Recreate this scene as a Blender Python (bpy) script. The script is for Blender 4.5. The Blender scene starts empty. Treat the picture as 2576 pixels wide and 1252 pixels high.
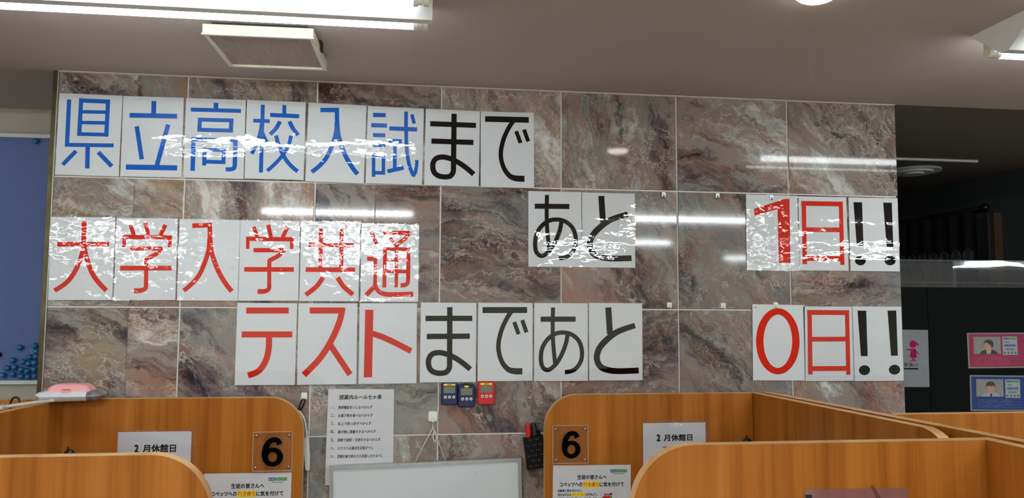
import bpy, bmesh, math, random
from mathutils import Vector, Matrix, noise

random.seed(7)
scene = bpy.context.scene
COL = scene.collection

# ------------------------------------------------------------------ camera
cam_data = bpy.data.cameras.new('camera')
cam_data.sensor_width = 36.0
cam_data.lens = 1936.0 * 36.0 / 2576.0
cam_data.clip_start = 0.02
cam = bpy.data.objects.new('camera', cam_data)
COL.objects.link(cam)
R_ = Vector((0.99207, -0.12560, 0.00462)).normalized()
F_ = Vector((0.12486, 0.98905, 0.07863)).normalized()
U_ = R_.cross(F_).normalized()
R_ = F_.cross(U_).normalized()
m = Matrix.Identity(4)
for i_, v_ in enumerate((R_, U_, -F_)):
    for j_ in range(3):
        m[j_][i_] = v_[j_]
m.translation = (0.8103, -2.811, 1.5465)
cam.matrix_world = m
scene.camera = cam

# ------------------------------------------------------------------ world, exposure
world = bpy.data.worlds.new('night')
scene.world = world
world.use_nodes = True
world.node_tree.nodes['Background'].inputs[0].default_value = (0.02, 0.022, 0.03, 1)
world.node_tree.nodes['Background'].inputs[1].default_value = 0.1
scene.view_settings.view_transform = 'Standard'
scene.view_settings.look = 'None'
scene.view_settings.gamma = 1.0
scene.view_settings.use_curve_mapping = False
scene.view_settings.exposure = 0.43
TUBE_STRENGTH = 17.5        # row nearest the marble wall, set weaker to balance the brightness
TUBE_STRENGTH_ROOM = 70.0   # rest of the room, same tubes set stronger to brighten lower surfaces
TUBE_COLOR = (0.90, 0.98, 1.0, 1)


# ------------------------------------------------------------------ node helpers
def srgb(r, g, b):
    def f(c):
        c /= 255.0
        return c / 12.92 if c <= 0.04045 else ((c + 0.055) / 1.055) ** 2.4
    return (f(r), f(g), f(b), 1.0)


def new_mat(name):
    mt = bpy.data.materials.new(name)
    mt.use_nodes = True
    nt = mt.node_tree
    return mt, nt, nt.nodes['Principled BSDF']


def N(nt, kind, **kw):
    n = nt.nodes.new(kind)
    for k, v in kw.items():
        if k in n.inputs.keys():
            n.inputs[k].default_value = v
        else:
            setattr(n, k, v)
    return n


def L(nt, a, ao, b, bi):
    nt.links.new(a.outputs[ao], b.inputs[bi])


def ramp(nt, stops, interp='LINEAR'):
    r = nt.nodes.new('ShaderNodeValToRGB')
    r.color_ramp.interpolation = interp
    while len(r.color_ramp.elements) < len(stops):
        r.color_ramp.elements.new(0.5)
    for e, (p, c) in zip(r.color_ramp.elements, stops):
        e.position = p
        e.color = c
    return r


def plain(name, rgb, rough=0.5, metal=0.0, coat=0.0, var=0.06, scale=30.0, bump=0.0, spec=0.5):
    """a single colour with a little procedural mottling"""
    mt, nt, p = new_mat(name)
    tc = N(nt, 'ShaderNodeTexCoord')
    no = N(nt, 'ShaderNodeTexNoise', Scale=scale, Detail=3.0)
    L(nt, tc, 'Object', no, 'Vector')
    c = srgb(*rgb)
    lo = tuple(x * (1 - var) for x in c[:3]) + (1,)
    hi = tuple(min(1, x * (1 + var)) for x in c[:3]) + (1,)
    r = ramp(nt, [(0.3, lo), (0.7, hi)])
    L(nt, no, 'Fac', r, 'Fac')
    L(nt, r, 'Color', p, 'Base Color')
    p.inputs['Roughness'].default_value = rough
    p.inputs['Metallic'].default_value = metal
    p.inputs['Coat Weight'].default_value = coat
    p.inputs['Specular IOR Level'].default_value = spec
    if bump:
        b = N(nt, 'ShaderNodeBump', Strength=bump, Distance=0.001)
        L(nt, no, 'Fac', b, 'Height')
        L(nt, b, 'Normal', p, 'Normal')
    return mt


def emissive(name, color, strength):
    mt, nt, p = new_mat(name)
    p.inputs['Base Color'].default_value = (0.8, 0.8, 0.8, 1)
    p.inputs['Emission Color'].default_value = color
    p.inputs['Emission Strength'].default_value = strength
    return mt


def clear_film(name, rough, bumps, tint=(1, 1, 1, 1), haze=0.0):
    """thin clear plastic: see-through with mirror reflections, bumps = [(scale xyz, height m)]"""
    mt, nt, p = new_mat(name)
    nt.nodes.remove(p)
    out = nt.nodes['Material Output']
    tr = N(nt, 'ShaderNodeBsdfTransparent', Color=tint)
    gl = N(nt, 'ShaderNodeBsdfGlossy', Roughness=rough)
    lw = N(nt, 'ShaderNodeLayerWeight', Blend=0.5)
    pw = N(nt, 'ShaderNodeMath', operation='POWER')
    pw.inputs[1].default_value = 5.0
    fr = N(nt, 'ShaderNodeMath', operation='MULTIPLY_ADD')
    fr.inputs[1].default_value = 0.95
    fr.inputs[2].default_value = 0.068
    L(nt, lw, 'Facing', pw, 0)
    L(nt, pw, 0, fr, 0)
    mx = N(nt, 'ShaderNodeMixShader')
    tc = N(nt, 'ShaderNodeTexCoord')
    oi = N(nt, 'ShaderNodeObjectInfo')
    sh = N(nt, 'ShaderNodeVectorMath', operation='MULTIPLY_ADD')
    cx = N(nt, 'ShaderNodeCombineXYZ')
    mm = N(nt, 'ShaderNodeMath', operation='MULTIPLY')
    mm.inputs[1].default_value = 37.0
    L(nt, oi, 'Random', mm, 0)
    L(nt, mm, 0, cx, 'X')
    L(nt, mm, 0, cx, 'Z')
    prev = None
    for sc, h in bumps:
        mp = N(nt, 'ShaderNodeMapping')
        mp.inputs['Scale'].default_value = sc
        ad = N(nt, 'ShaderNodeVectorMath', operation='ADD')
        L(nt, tc, 'Object', mp, 'Vector')
        L(nt, mp, 0, ad, 0)
        L(nt, cx, 0, ad, 1)
        no = N(nt, 'ShaderNodeTexNoise', Scale=1.0, Detail=1.5, Roughness=0.45)
        L(nt, ad, 0, no, 'Vector')
        b = N(nt, 'ShaderNodeBump', Strength=1.0, Distance=h)
        L(nt, no, 'Fac', b, 'Height')
        if prev:
            L(nt, prev, 'Normal', b, 'Normal')
        prev = b
    if prev:
        L(nt, prev, 'Normal', gl, 'Normal')
    L(nt, fr, 0, mx, 0)
    L(nt, tr, 0, mx, 1)
    L(nt, gl, 0, mx, 2)
    last = mx
    if haze:
        df = N(nt, 'ShaderNodeBsdfDiffuse', Color=tint)
        m2 = N(nt, 'ShaderNodeMixShader')
        m2.inputs[0].default_value = haze
        L(nt, mx, 0, m2, 1)
        L(nt, df, 0, m2, 2)
        last = m2
    L(nt, last, 0, out, 'Surface')
    return mt


def marble():
    mt, nt, p = new_mat('polished_marble')
    tc = N(nt, 'ShaderNodeTexCoord')
    oi = N(nt, 'ShaderNodeObjectInfo')
    ge = N(nt, 'ShaderNodeVectorMath', operation='ADD')
    cx = N(nt, 'ShaderNodeCombineXYZ')
    k1 = N(nt, 'ShaderNodeMath', operation='MULTIPLY')
    k1.inputs[1].default_value = 91.7
    L(nt, oi, 'Random', k1, 0)
    L(nt, k1, 0, cx, 'X')
    L(nt, k1, 0, cx, 'Z')
    # diagonal bedding, direction differs from tile to tile
    rt = N(nt, 'ShaderNodeVectorRotate', rotation_type='Y_AXIS')
    ang = N(nt, 'ShaderNodeMath', operation='MULTIPLY')
    ang.inputs[1].default_value = 173.0
    sn = N(nt, 'ShaderNodeMath', operation='SINE')
    L(nt, oi, 'Random', ang, 0)
    L(nt, ang, 0, sn, 0)
    am = N(nt, 'ShaderNodeMath', operation='MULTIPLY_ADD')
    am.inputs[1].default_value = 0.75
    am.inputs[2].default_value = -0.62
    L(nt, sn, 0, am, 0)
    L(nt, tc, 'Object', rt, 'Vector')
    L(nt, am, 0, rt, 'Angle')
    L(nt, rt, 0, ge, 0)
    L(nt, cx, 0, ge, 1)
    # warp
    wn = N(nt, 'ShaderNodeTexNoise', Scale=6.0, Detail=5.0, Roughness=0.62)
    L(nt, ge, 0, wn, 'Vector')
    wv = N(nt, 'ShaderNodeVectorMath', operation='MULTIPLY_ADD')
    wv.inputs[1].default_value = (0.15, 0.15, 0.15)
    L(nt, wn, 'Color', wv, 0)
    L(nt, ge, 0, wv, 2)

    def stretched(sx, sz, scale, detail, rough=0.6, off=0.0):
        mp = N(nt, 'ShaderNodeMapping')
        mp.inputs['Scale'].default_value = (sx, 1.0, sz)
        mp.inputs['Location'].default_value = (off, off * 0.7, off * 1.3)
        L(nt, wv, 0, mp, 'Vector')
        no = N(nt, 'ShaderNodeTexNoise', Scale=scale * 0.78, Detail=detail, Roughness=rough)
        L(nt, mp, 0, no, 'Vector')
        return no
    a = stretched(0.38, 1.5, 5.2, 13.0, 0.70)
    base = ramp(nt, [(0.36, srgb(46, 40, 46)), (0.43, srgb(98, 88, 92)), (0.485, srgb(136, 132, 126)),
                     (0.53, srgb(138, 120, 112)), (0.575, srgb(158, 158, 154)), (0.64, srgb(206, 202, 198))])
    L(nt, a, 'Fac', base, 'Fac')

    def layer(prev, fac_node, fac_out, strength, color):
        m_ = N(nt, 'ShaderNodeMix', data_type='RGBA')
        m_.inputs['B'].default_value = color
        f_ = N(nt, 'ShaderNodeMath', operation='MULTIPLY')
        f_.inputs[1].default_value = strength
        L(nt, fac_node, fac_out, f_, 0)
        L(nt, f_, 0, m_, 'Factor')
        L(nt, prev, 'Color' if prev is base else 'Result', m_, 'A')
        return m_

    def mask(src, lo, hi, inv=False):
        r = ramp(nt, [(lo, (1, 1, 1, 1) if inv else (0, 0, 0, 1)), (hi, (0, 0, 0, 1) if inv else (1, 1, 1, 1))])
        L(nt, src, 'Fac', r, 'Fac')
        return r
    # rusty, wine-red and ochre clouds, grey-green pools
    m1 = layer(base, mask(stretched(0.5, 1.4, 4.0, 12.0, 0.7, 4.3), 0.50, 0.60), 'Color', 0.6, srgb(148, 106, 84))
    m1 = layer(m1, mask(stretched(0.7, 1.3, 4.6, 12.0, 0.7, 14.3), 0.58, 0.66), 'Color', 0.6, srgb(100, 68, 66))
    m1 = layer(m1, mask(stretched(0.7, 1.0, 2.8, 11.0, 0.66, 9.1), 0.55, 0.63), 'Color', 0.55, srgb(142, 124, 88))
    m1 = layer(m1, mask(stretched(0.6, 1.2, 3.0, 12.0, 0.68, 19.1), 0.53, 0.60), 'Color', 0.7, srgb(128, 134, 132))
    # dark smoky streaks along the bedding
    m3 = layer(m1, mask(stretched(0.28, 2.2, 4.6, 13.0, 0.72, 2.2), 0.36, 0.45, True), 'Color', 0.85, srgb(44, 38, 44))
    m3 = layer(m3, mask(stretched(0.22, 3.4, 10.0, 9.0, 0.72, 22.2), 0.34, 0.46, True), 'Color', 0.55, srgb(66, 56, 58))

    # hairline veins: |noise - 0.5| small
    def veins(src, width):
        s = N(nt, 'ShaderNodeMath', operation='SUBTRACT')
        s.inputs[1].default_value = 0.5
        ab = N(nt, 'ShaderNodeMath', operation='ABSOLUTE')
        L(nt, src, 'Fac', s, 0)
        L(nt, s, 0, ab, 0)
        r = ramp(nt, [(0.0, (1, 1, 1, 1)), (width, (0, 0, 0, 1))])
        L(nt, ab, 0, r, 'Fac')
        return r
    v1 = veins(stretched(0.4, 1.7, 4.4, 12.0, 0.70, 6.6), 0.011)
    msk = stretched(1, 1, 2.5, 2.0, 0.5, 1.7)
    rm = ramp(nt, [(0.40, (0, 0, 0, 1)), (0.62, (1, 1, 1, 1))])
    L(nt, msk, 'Fac', rm, 'Fac')
    fm = N(nt, 'ShaderNodeMath', operation='MULTIPLY')
    L(nt, v1, 'Color', fm, 0)
    L(nt, rm, 'Color', fm, 1)
    fm2 = N(nt, 'ShaderNodeMath', operation='MULTIPLY')
    fm2.inputs[1].default_value = 0.75
    L(nt, fm, 0, fm2, 0)
    m4 = N(nt, 'ShaderNodeMix', data_type='RGBA')
    m4.inputs['B'].default_value = srgb(206, 184, 168)
    L(nt, fm2, 0, m4, 'Factor')
    L(nt, m3, 'Result', m4, 'A')
    v2 = veins(stretched(0.5, 1.3, 7.0, 8.0, 0.65, 12.4), 0.02)
    fv = N(nt, 'ShaderNodeMath', operation='MULTIPLY')
    fv.inputs[1].default_value = 0.5
    L(nt, v2, 'Color', fv, 0)
    m5 = N(nt, 'ShaderNodeMix', data_type='RGBA')
    m5.inputs['B'].default_value = srgb(150, 110, 94)
    L(nt, fv, 0, m5, 'Factor')
    L(nt, m4, 'Result', m5, 'A')
    vo = N(nt, 'ShaderNodeTexVoronoi', feature='DISTANCE_TO_EDGE', Scale=9.0)
    mpv = N(nt, 'ShaderNodeMapping')
    mpv.inputs['Scale'].default_value = (0.6, 1.0, 1.3)
    wv2 = N(nt, 'ShaderNodeVectorMath', operation='MULTIPLY_ADD')
    wv2.inputs[1].default_value = (0.35, 0.35, 0.35)
    wn2 = N(nt, 'ShaderNodeTexNoise', Scale=9.0, Detail=6.0, Roughness=0.65)
    L(nt, ge, 0, wn2, 'Vector')
    L(nt, wn2, 'Color', wv2, 0)
    L(nt, ge, 0, wv2, 2)
    L(nt, wv2, 0, mpv, 'Vector')
    L(nt, mpv, 0, vo, 'Vector')
    rv = ramp(nt, [(0.0, (1, 1, 1, 1)), (0.035, (0, 0, 0, 1))])
    L(nt, vo, 'Distance', rv, 'Fac')
    mk = mask(stretched(0.9, 1.1, 3.4, 4.0, 0.6, 31.0), 0.46, 0.60)
    fx = N(nt, 'ShaderNodeMath', operation='MULTIPLY')
    L(nt, rv, 'Color', fx, 0)
    L(nt, mk, 'Color', fx, 1)
    m5 = layer(m5, fx, 0, 0.7, srgb(204, 194, 186))
    # every slab a little lighter, darker or cooler
    hs = N(nt, 'ShaderNodeHueSaturation')
    kv = N(nt, 'ShaderNodeMath', operation='MULTIPLY_ADD')
    kv.inputs[1].default_value = 0.3
    kv.inputs[2].default_value = MARBLE_VALUE
    fr = N(nt, 'ShaderNodeMath', operation='FRACT')
    L(nt, k1, 0, fr, 0)
    L(nt, fr, 0, kv, 0)
    L(nt, kv, 0, hs, 'Value')
    hs.inputs['Saturation'].default_value = 1.0
    L(nt, m5, 'Result', hs, 'Color')
    L(nt, hs, 'Color', p, 'Base Color')
    p.inputs['Roughness'].default_value = 0.055
    p.inputs['IOR'].default_value = 1.40
    return mt


MARBLE_VALUE = 0.84


def wood(name, c_dark, c_mid, c_light, rough=0.33):
    mt, nt, p = new_mat(name)
    tc = N(nt, 'ShaderNodeTexCoord')
    mp = N(nt, 'ShaderNodeMapping')
    mp.inputs['Scale'].default_value = (16.0, 16.0, 0.55)
    L(nt, tc, 'Object', mp, 'Vector')
    n1 = N(nt, 'ShaderNodeTexNoise', Scale=1.0, Detail=5.0, Roughness=0.55, Distortion=0.3)
    L(nt, mp, 0, n1, 'Vector')
    mp2 = N(nt, 'ShaderNodeMapping')
    mp2.inputs['Scale'].default_value = (160.0, 160.0, 2.2)
    L(nt, tc, 'Object', mp2, 'Vector')
    n2 = N(nt, 'ShaderNodeTexNoise', Scale=1.0, Detail=3.0, Roughness=0.6)
    L(nt, mp2, 0, n2, 'Vector')
    ad = N(nt, 'ShaderNodeMath', operation='MULTIPLY_ADD')
    ad.inputs[1].default_value = 0.35
    L(nt, n2, 'Fac', ad, 0)
    L(nt, n1, 'Fac', ad, 2)
    r = ramp(nt, [(0.45, c_dark), (0.65, c_mid), (0.88, c_light)])
    L(nt, ad, 0, r, 'Fac')
    L(nt, r, 'Color', p, 'Base Color')
    p.inputs['Roughness'].default_value = rough
    p.inputs['Specular IOR Level'].default_value = 0.2
    b = N(nt, 'ShaderNodeBump', Strength=0.08, Distance=0.0006)
    L(nt, n2, 'Fac', b, 'Height')
    L(nt, b, 'Normal', p, 'Normal')
    return mt


def wallpaper(name, rgb, ribs=True):
    mt, nt, p = new_mat(name)
    tc = N(nt, 'ShaderNodeTexCoord')
    mp = N(nt, 'ShaderNodeMapping')
    mp.inputs['Scale'].default_value = (260.0, 45.0, 45.0)
    L(nt, tc, 'Object', mp, 'Vector')
    n1 = N(nt, 'ShaderNodeTexNoise', Scale=1.0, Detail=3.0)
    L(nt, mp, 0, n1, 'Vector')
    n2 = N(nt, 'ShaderNodeTexNoise', Scale=1.5, Detail=3.0)
    L(nt, tc, 'Object', n2, 'Vector')
    c = srgb(*rgb)
    r = ramp(nt, [(0.3, tuple(x * 0.94 for x in c[:3]) + (1,)), (0.7, c)])
    L(nt, n2, 'Fac', r, 'Fac')
    L(nt, r, 'Color', p, 'Base Color')
    b = N(nt, 'ShaderNodeBump', Strength=0.55, Distance=0.0012)
    L(nt, n1, 'Fac', b, 'Height')
    L(nt, b, 'Normal', p, 'Normal')
    p.inputs['Roughness'].default_value = 0.85
    p.inputs['Specular IOR Level'].default_value = 0.2
    return mt


MAT = {
    'marble': marble(),
    'grout': plain('white_grout', (214, 208, 204), 0.8),
    'wood': wood('oak_laminate', srgb(132, 74, 20), srgb(160, 95, 30), srgb(176, 111, 44)),
    'edge': wood('pale_edge_band', srgb(190, 140, 88), srgb(212, 166, 112), srgb(226, 184, 132), 0.4),
    'ceiling': wallpaper('ceiling_paper', (188, 175, 168)),
    'wallpaper': wallpaper('wall_paper', (222, 218, 204)),
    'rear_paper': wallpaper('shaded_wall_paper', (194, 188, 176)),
    'dim_ceiling': wallpaper('dimmed_ceiling_paper', (120, 112, 106)),  # same ceiling paper, lack of light put into a darker colour
    'dim_wall': wallpaper('dimmed_wall_paper', (72, 76, 76)),  # darkness of the unlit room put into the wall colour
    'floor': plain('floor_carpet', (176, 170, 160), 0.95, scale=220, var=0.2, bump=0.4),
    'paper': plain('white_paper', (214, 217, 220), 0.6, var=0.015, scale=12, spec=0.0),
    'paper2': plain('office_paper', (206, 207, 210), 0.65, var=0.02, scale=12, spec=0.1),
    'pinkpaper': plain('pink_paper', (232, 176, 184), 0.6),
    'ink_blue': plain('blue_ink', (22, 96, 190), 0.45, var=0.02, spec=0.0),
    'ink_red': plain('red_ink', (206, 46, 30), 0.45, var=0.02, spec=0.0),
    'ink_black': plain('black_ink', (8, 7, 8), 0.42, var=0.03, spec=0.0),
    'ink_magenta': plain('magenta_ink', (190, 30, 80), 0.5),
    'ink_yellow': plain('yellow_marker', (238, 218, 20), 0.6),
    'ink_orange': plain('orange_ink', (214, 84, 20), 0.6),
    'ink_green': plain('green_ink', (60, 140, 40), 0.6),
    'ink_navy': plain('navy_ink', (40, 84, 140), 0.6),
    'white_plastic': plain('white_plastic', (226, 224, 216), 0.3, var=0.02),
    'steel_white': plain('white_enamel', (226, 228, 228), 0.35, var=0.02),
    'beige_plastic': plain('aged_cream_plastic', (222, 220, 196), 0.45, var=0.05),
    'mesh': plain('grey_filter_mesh', (196, 182, 176), 0.8, var=0.12, scale=300, bump=0.5),
    'dark_gap': plain('dark_slot', (40, 36, 36), 0.8),
    'black_plastic': plain('black_plastic', (16, 16, 17), 0.35, var=0.1),
    'black_leather': plain('black_leather', (14, 12, 11), 0.5, var=0.3, scale=60, spec=0.15),
    'navy_plastic': plain('navy_plastic', (16, 24, 72), 0.35, var=0.08),
    'red_plastic': plain('red_plastic', (196, 26, 30), 0.35, var=0.05),
    'lcd': plain('lcd_glass', (112, 120, 104), 0.2, var=0.03),
    'yellow_label': plain('yellow_label', (244, 216, 30), 0.5),
    'brass': plain('tarnished_brass', (84, 74, 50), 0.35, metal=1.0, var=0.25, scale=14),
    'alu': plain('aluminium', (176, 180, 180), 0.35, metal=0.7, var=0.08),
    'chrome': plain('screw_steel', (190, 190, 190), 0.25, metal=1.0),
    'whiteboard': plain('whiteboard_enamel', (206, 212, 214), 0.18, var=0.02, scale=3, coat=0.3),
    'smudge': plain('marker_smudge', (170, 174, 178), 0.4),
    'blue_board': plain('blue_felt_board', (92, 112, 164), 0.7, var=0.04, scale=90),
    'blue_pearl': plain('pearly_blue_plastic', (16, 104, 160), 0.22, metal=0.0, coat=0.6, var=0.04),
    'pink_plastic': plain('pink_plastic', (240, 170, 172), 0.35, var=0.02),
    'pack_film': plain('white_pack_film', (214, 216, 220), 0.25, var=0.05, scale=40, bump=0.3),
    'pack_silver': plain('silver_pack_end', (150, 152, 156), 0.22, metal=0.5, var=0.4, scale=60),
    'string': plain('cotton_string', (214, 206, 196), 0.9),
    'cord_white': plain('white_cord', (216, 214, 206), 0.4),
    'dark_panel': plain('blackish_green_panel', (15, 20, 19), 0.6, var=0.08, scale=4, spec=0.06),
    'poster_pink': plain('magenta_poster', (160, 36, 86), 0.6, spec=0.0),
    'poster_blue': plain('blue_poster', (4, 58, 132), 0.6, spec=0.0),
    'photo_grey': plain('photo_backdrop', (140, 138, 138), 0.6),
    'sign_grey': plain('grey_sign_paper', (134, 137, 142), 0.6),
    'card': plain('small_card_paper', (164, 166, 170), 0.6),
    'hair': plain('printed_hair', (24, 20, 20), 0.6),
    'skin': plain('printed_skin', (190, 140, 116), 0.6),
    'lace': plain('lace_cloth', (96, 98, 104), 0.9, var=0.3, scale=120),
    'curtain': plain('dark_curtain', (22, 24, 30), 0.9, var=0.3, scale=40),
    'brown_wood': plain('brown_post', (84, 62, 48), 0.6),
    'tube_back': plain('tube_back_grey', (196, 198, 198), 0.4),
    'tube': emissive('lit_tube', TUBE_COLOR, TUBE_STRENGTH),
    'tube_room': emissive('lit_room_tube', TUBE_COLOR, TUBE_STRENGTH_ROOM),
    'bulb': emissive('lit_round_lamp', (1.0, 0.93, 0.8, 1), 16.0),
    'film_flat': clear_film('laminate_flat', 0.012, [((6, 1, 9), 0.0004), ((90, 1, 110), 0.00002)]),
    'film_wavy': clear_film('laminate_wavy', 0.012, [((5, 1, 14), 0.0022), ((30, 1, 40), 0.00032), ((120, 1, 140), 0.00003)]),
    'film_crinkled': clear_film('laminate_crinkled', 0.012, [((15, 1, 20), 0.0026), ((40, 1, 50), 0.00075), ((160, 1, 180), 0.00003)]),
    'acrylic': clear_film('clear_acrylic', 0.02, [], (1, 1, 1, 1), 0.008),
    'acrylic_edge': clear_film('acrylic_edge', 0.1, [], (1.0, 0.86, 0.74, 1), 0.35),
    'film_band': clear_film('clear_band', 0.03, [((3, 1, 10), 0.0006)], (0.75, 0.8, 0.85, 1), 0.06),
    'sleeve': clear_film('clear_sleeve', 0.05, [((10, 1, 6), 0.004)], (0.96, 0.96, 0.98, 1), 0.03),
    'folder': clear_film('pink_sleeve', 0.1, [((10, 1, 12), 0.002)], (0.84, 0.68, 0.70, 1), 0.10),
}


# ------------------------------------------------------------------ mesh helpers
class MB:
    def __init__(self):
        self.v, self.f, self.mi, self.smooth = [], [], [], False

    def add(self, vs, fs, mi=0):
        b = len(self.v)
        self.v += [tuple(x) for x in vs]
        for f in fs:
            self.f.append(tuple(b + i for i in f))
            self.mi.append(mi)
        return self

    def box(self, x0, x1, y0, y1, z0, z1, mi=0):
        vs = [(x0, y0, z0), (x1, y0, z0), (x1, y1, z0), (x0, y1, z0), (x0, y0, z1), (x1, y0, z1), (x1, y1, z1), (x0, y1, z1)]
        fs = [(0, 3, 2, 1), (4, 5, 6, 7), (0, 1, 5, 4), (1, 2, 6, 5), (2, 3, 7, 6), (3, 0, 4, 7)]
        return self.add(vs, fs, mi)

    def bevel_box(self, x0, x1, y0, y1, z0, z1, r=0.003, seg=3, mi=0):
        """box with rounded corners in the x-z plane and a chamfered face towards -y"""
        def ring(inset, y):
            pts = []
            for cx, cz, a0 in ((x1 - r, z1 - r, 0), (x0 + r, z1 - r, 90), (x0 + r, z0 + r, 180), (x1 - r, z0 + r, 270)):
                for k in range(seg + 1):
                    a = math.radians(a0 + 90 * k / seg)
                    rr = r - inset
                    pts.append((cx + rr * math.cos(a), y, cz + rr * math.sin(a)))
            return pts
        c = min(r * 0.5, (y1 - y0) * 0.3)
        rings = [ring(0, y1), ring(0, y0 + c), ring(c, y0)]
        n = len(rings[0])
        vs = sum(rings, [])
        fs = []
        for k in range(2):
            for i in range(n):
                j = (i + 1) % n
                fs.append((k * n + i, (k + 1) * n + i, (k + 1) * n + j, k * n + j))
        fs.append(tuple(range(n)))
        fs.append(tuple(2 * n + i for i in reversed(range(n))))
        return self.add(vs, fs, mi)

    def prism(self, poly, y0, y1, mi_face=0, mi_side=0):
        """poly: list of (x, z), counter clockwise seen from -y"""
        n = len(poly)
        vs = [(x, y0, z) for x, z in poly] + [(x, y1, z) for x, z in poly]
        self.add(vs, [tuple(range(n)), tuple(n + i for i in reversed(range(n)))], mi_face)
        b = len(self.v) - 2 * n
        for i in range(n):
            j = (i + 1) % n
            self.f.append((b + i, b + n + i, b + n + j, b + j))
            self.mi.append(mi_side)
        return self

    def cyl(self, p0, p1, r0, r1=None, n=16, cap=True, mi=0):
        r1 = r0 if r1 is None else r1
        p0, p1 = Vector(p0), Vector(p1)
        d = (p1 - p0).normalized()
        a = d.orthogonal().normalized()
        b = d.cross(a)
        vs = []
        for p, r in ((p0, r0), (p1, r1)):
            for k in range(n):
                t = 2 * math.pi * k / n
                vs.append(p + (a * math.cos(t) + b * math.sin(t)) * r)
        fs = [(k, (k + 1) % n, n + (k + 1) % n, n + k) for k in range(n)]
        if cap:
            fs += [tuple(reversed(range(n))), tuple(range(n, 2 * n))]
        return self.add(vs, fs, mi)

    def tube(self, pts, r, n=8, mi=0):
        pts = [Vector(p) for p in pts]
        rings = []
        up = Vector((0.13, 0.31, 0.94))
        for i, p in enumerate(pts):
            d = (pts[min(i + 1, len(pts) - 1)] - pts[max(i - 1, 0)]).normalized()
            a = d.cross(up)
            if a.length < 1e-4:
                a = d.orthogonal()
            a.normalize()
            b = d.cross(a)
            rings.append([p + (a * math.cos(2 * math.pi * k / n) + b * math.sin(2 * math.pi * k / n)) * r for k in range(n)])
        vs = sum(rings, [])
        fs = []
        for i in range(len(pts) - 1):
            for k in range(n):
                fs.append((i * n + k, i * n + (k + 1) % n, (i + 1) * n + (k + 1) % n, (i + 1) * n + k))
        fs += [tuple(reversed(range(n))), tuple((len(pts) - 1) * n + k for k in range(n))]
        return self.add(vs, fs, mi)

    def dome(self, c, rx, ry, rz, n=18, m=9, t0=-0.5, t1=0.5, mi=0):
        """ellipsoid about the y axis between latitudes t0..t1 (in units of pi), -y is the pole facing out"""
        vs, fs = [], []
        for i in range(m + 1):
            t = math.pi * (t0 + (t1 - t0) * i / m)
            for k in range(n):
                a = 2 * math.pi * k / n
                vs.append((c[0] + rx * math.cos(t) * math.cos(a), c[1] + ry * math.sin(t), c[2] + rz * math.cos(t) * math.sin(a)))
        for i in range(m):
            for k in range(n):
                fs.append((i * n + k, i * n + (k + 1) % n, (i + 1) * n + (k + 1) % n, (i + 1) * n + k))
        return self.add(vs, fs, mi)

    def disc(self, c, rx, rz, n=20, mi=0):
        """flat ellipse facing -y"""
        vs = [(c[0] + rx * math.cos(2 * math.pi * k / n), c[1], c[2] + rz * math.sin(2 * math.pi * k / n)) for k in range(n)]
        return self.add(vs, [tuple(range(n))], mi)

    def poly(self, pts, y, mi=0):
        return self.add([(x, y, z) for x, z in pts], [tuple(range(len(pts)))], mi)

    def rect(self, x0, x1, z0, z1, y, mi=0):
        return self.poly([(x0, z0), (x1, z0), (x1, z1), (x0, z1)], y, mi)

    def stroke(self, pts, widths, y, closed=False):
        """flat ribbon along pts (x, z) facing -y"""
        n = len(pts)
        P = [Vector(p) for p in pts]
        vs = []
        for i in range(n):
            if closed:
                t = P[(i + 1) % n] - P[i - 1]
            else:
                t = P[min(i + 1, n - 1)] - P[max(i - 1, 0)]
            t.normalize()
            nn = Vector((-t[1], t[0])) * (widths[i] / 2)
            vs += [(P[i][0] + nn[0], y, P[i][1] + nn[1]), (P[i][0] - nn[0], y, P[i][1] - nn[1])]
        fs = [(2 * i, 2 * i + 1, 2 * i + 3, 2 * i + 2) for i in range(n - 1)]
        if closed:
            fs.append((2 * n - 2, 2 * n - 1, 1, 0))
        return self.add(vs, fs)

    def mesh(self, name, mats, smooth=None):
        me = bpy.data.meshes.new(name)
        me.from_pydata(self.v, [], self.f)
        for q in (mats if isinstance(mats, (list, tuple)) else [mats]):
            me.materials.append(MAT[q])
        for pl, k in zip(me.polygons, self.mi):
            pl.material_index = k
        bm = bmesh.new()
        bm.from_mesh(me)
        bmesh.ops.recalc_face_normals(bm, faces=bm.faces[:]) if smooth not in ('keep', 'keep_smooth') else None
        bm.to_mesh(me)
        bm.free()
        if smooth is True or smooth == 'keep_smooth':
            for pl in me.polygons:
                pl.use_smooth = True
        return me

    def build(self, name, mats, parent=None, smooth=None, loc=None, rot=None):
        o = bpy.data.objects.new(name, self.mesh(name, mats, smooth))
        COL.objects.link(o)
        if parent is not None:
            o.parent = parent
        if loc is not None:
            o.location = loc
        if rot is not None:
            o.rotation_euler = rot
        return o


def tag(o, label, cat, group=None):
    o['label'] = label
    o['category'] = cat
    if group:
        o['group'] = group
    return o


def structure(o, label=None):
    o['kind'] = 'structure'
    if label:
        o['label'] = label
    return o


def thing(name, label, cat, loc=(0, 0, 0), rot=(0, 0, 0), group=None):
    o = bpy.data.objects.new(name, None)
    o.empty_display_size = 0.05
    COL.objects.link(o)
    o.location = loc
    o.rotation_euler = rot
    return tag(o, label, cat, group)


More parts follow.
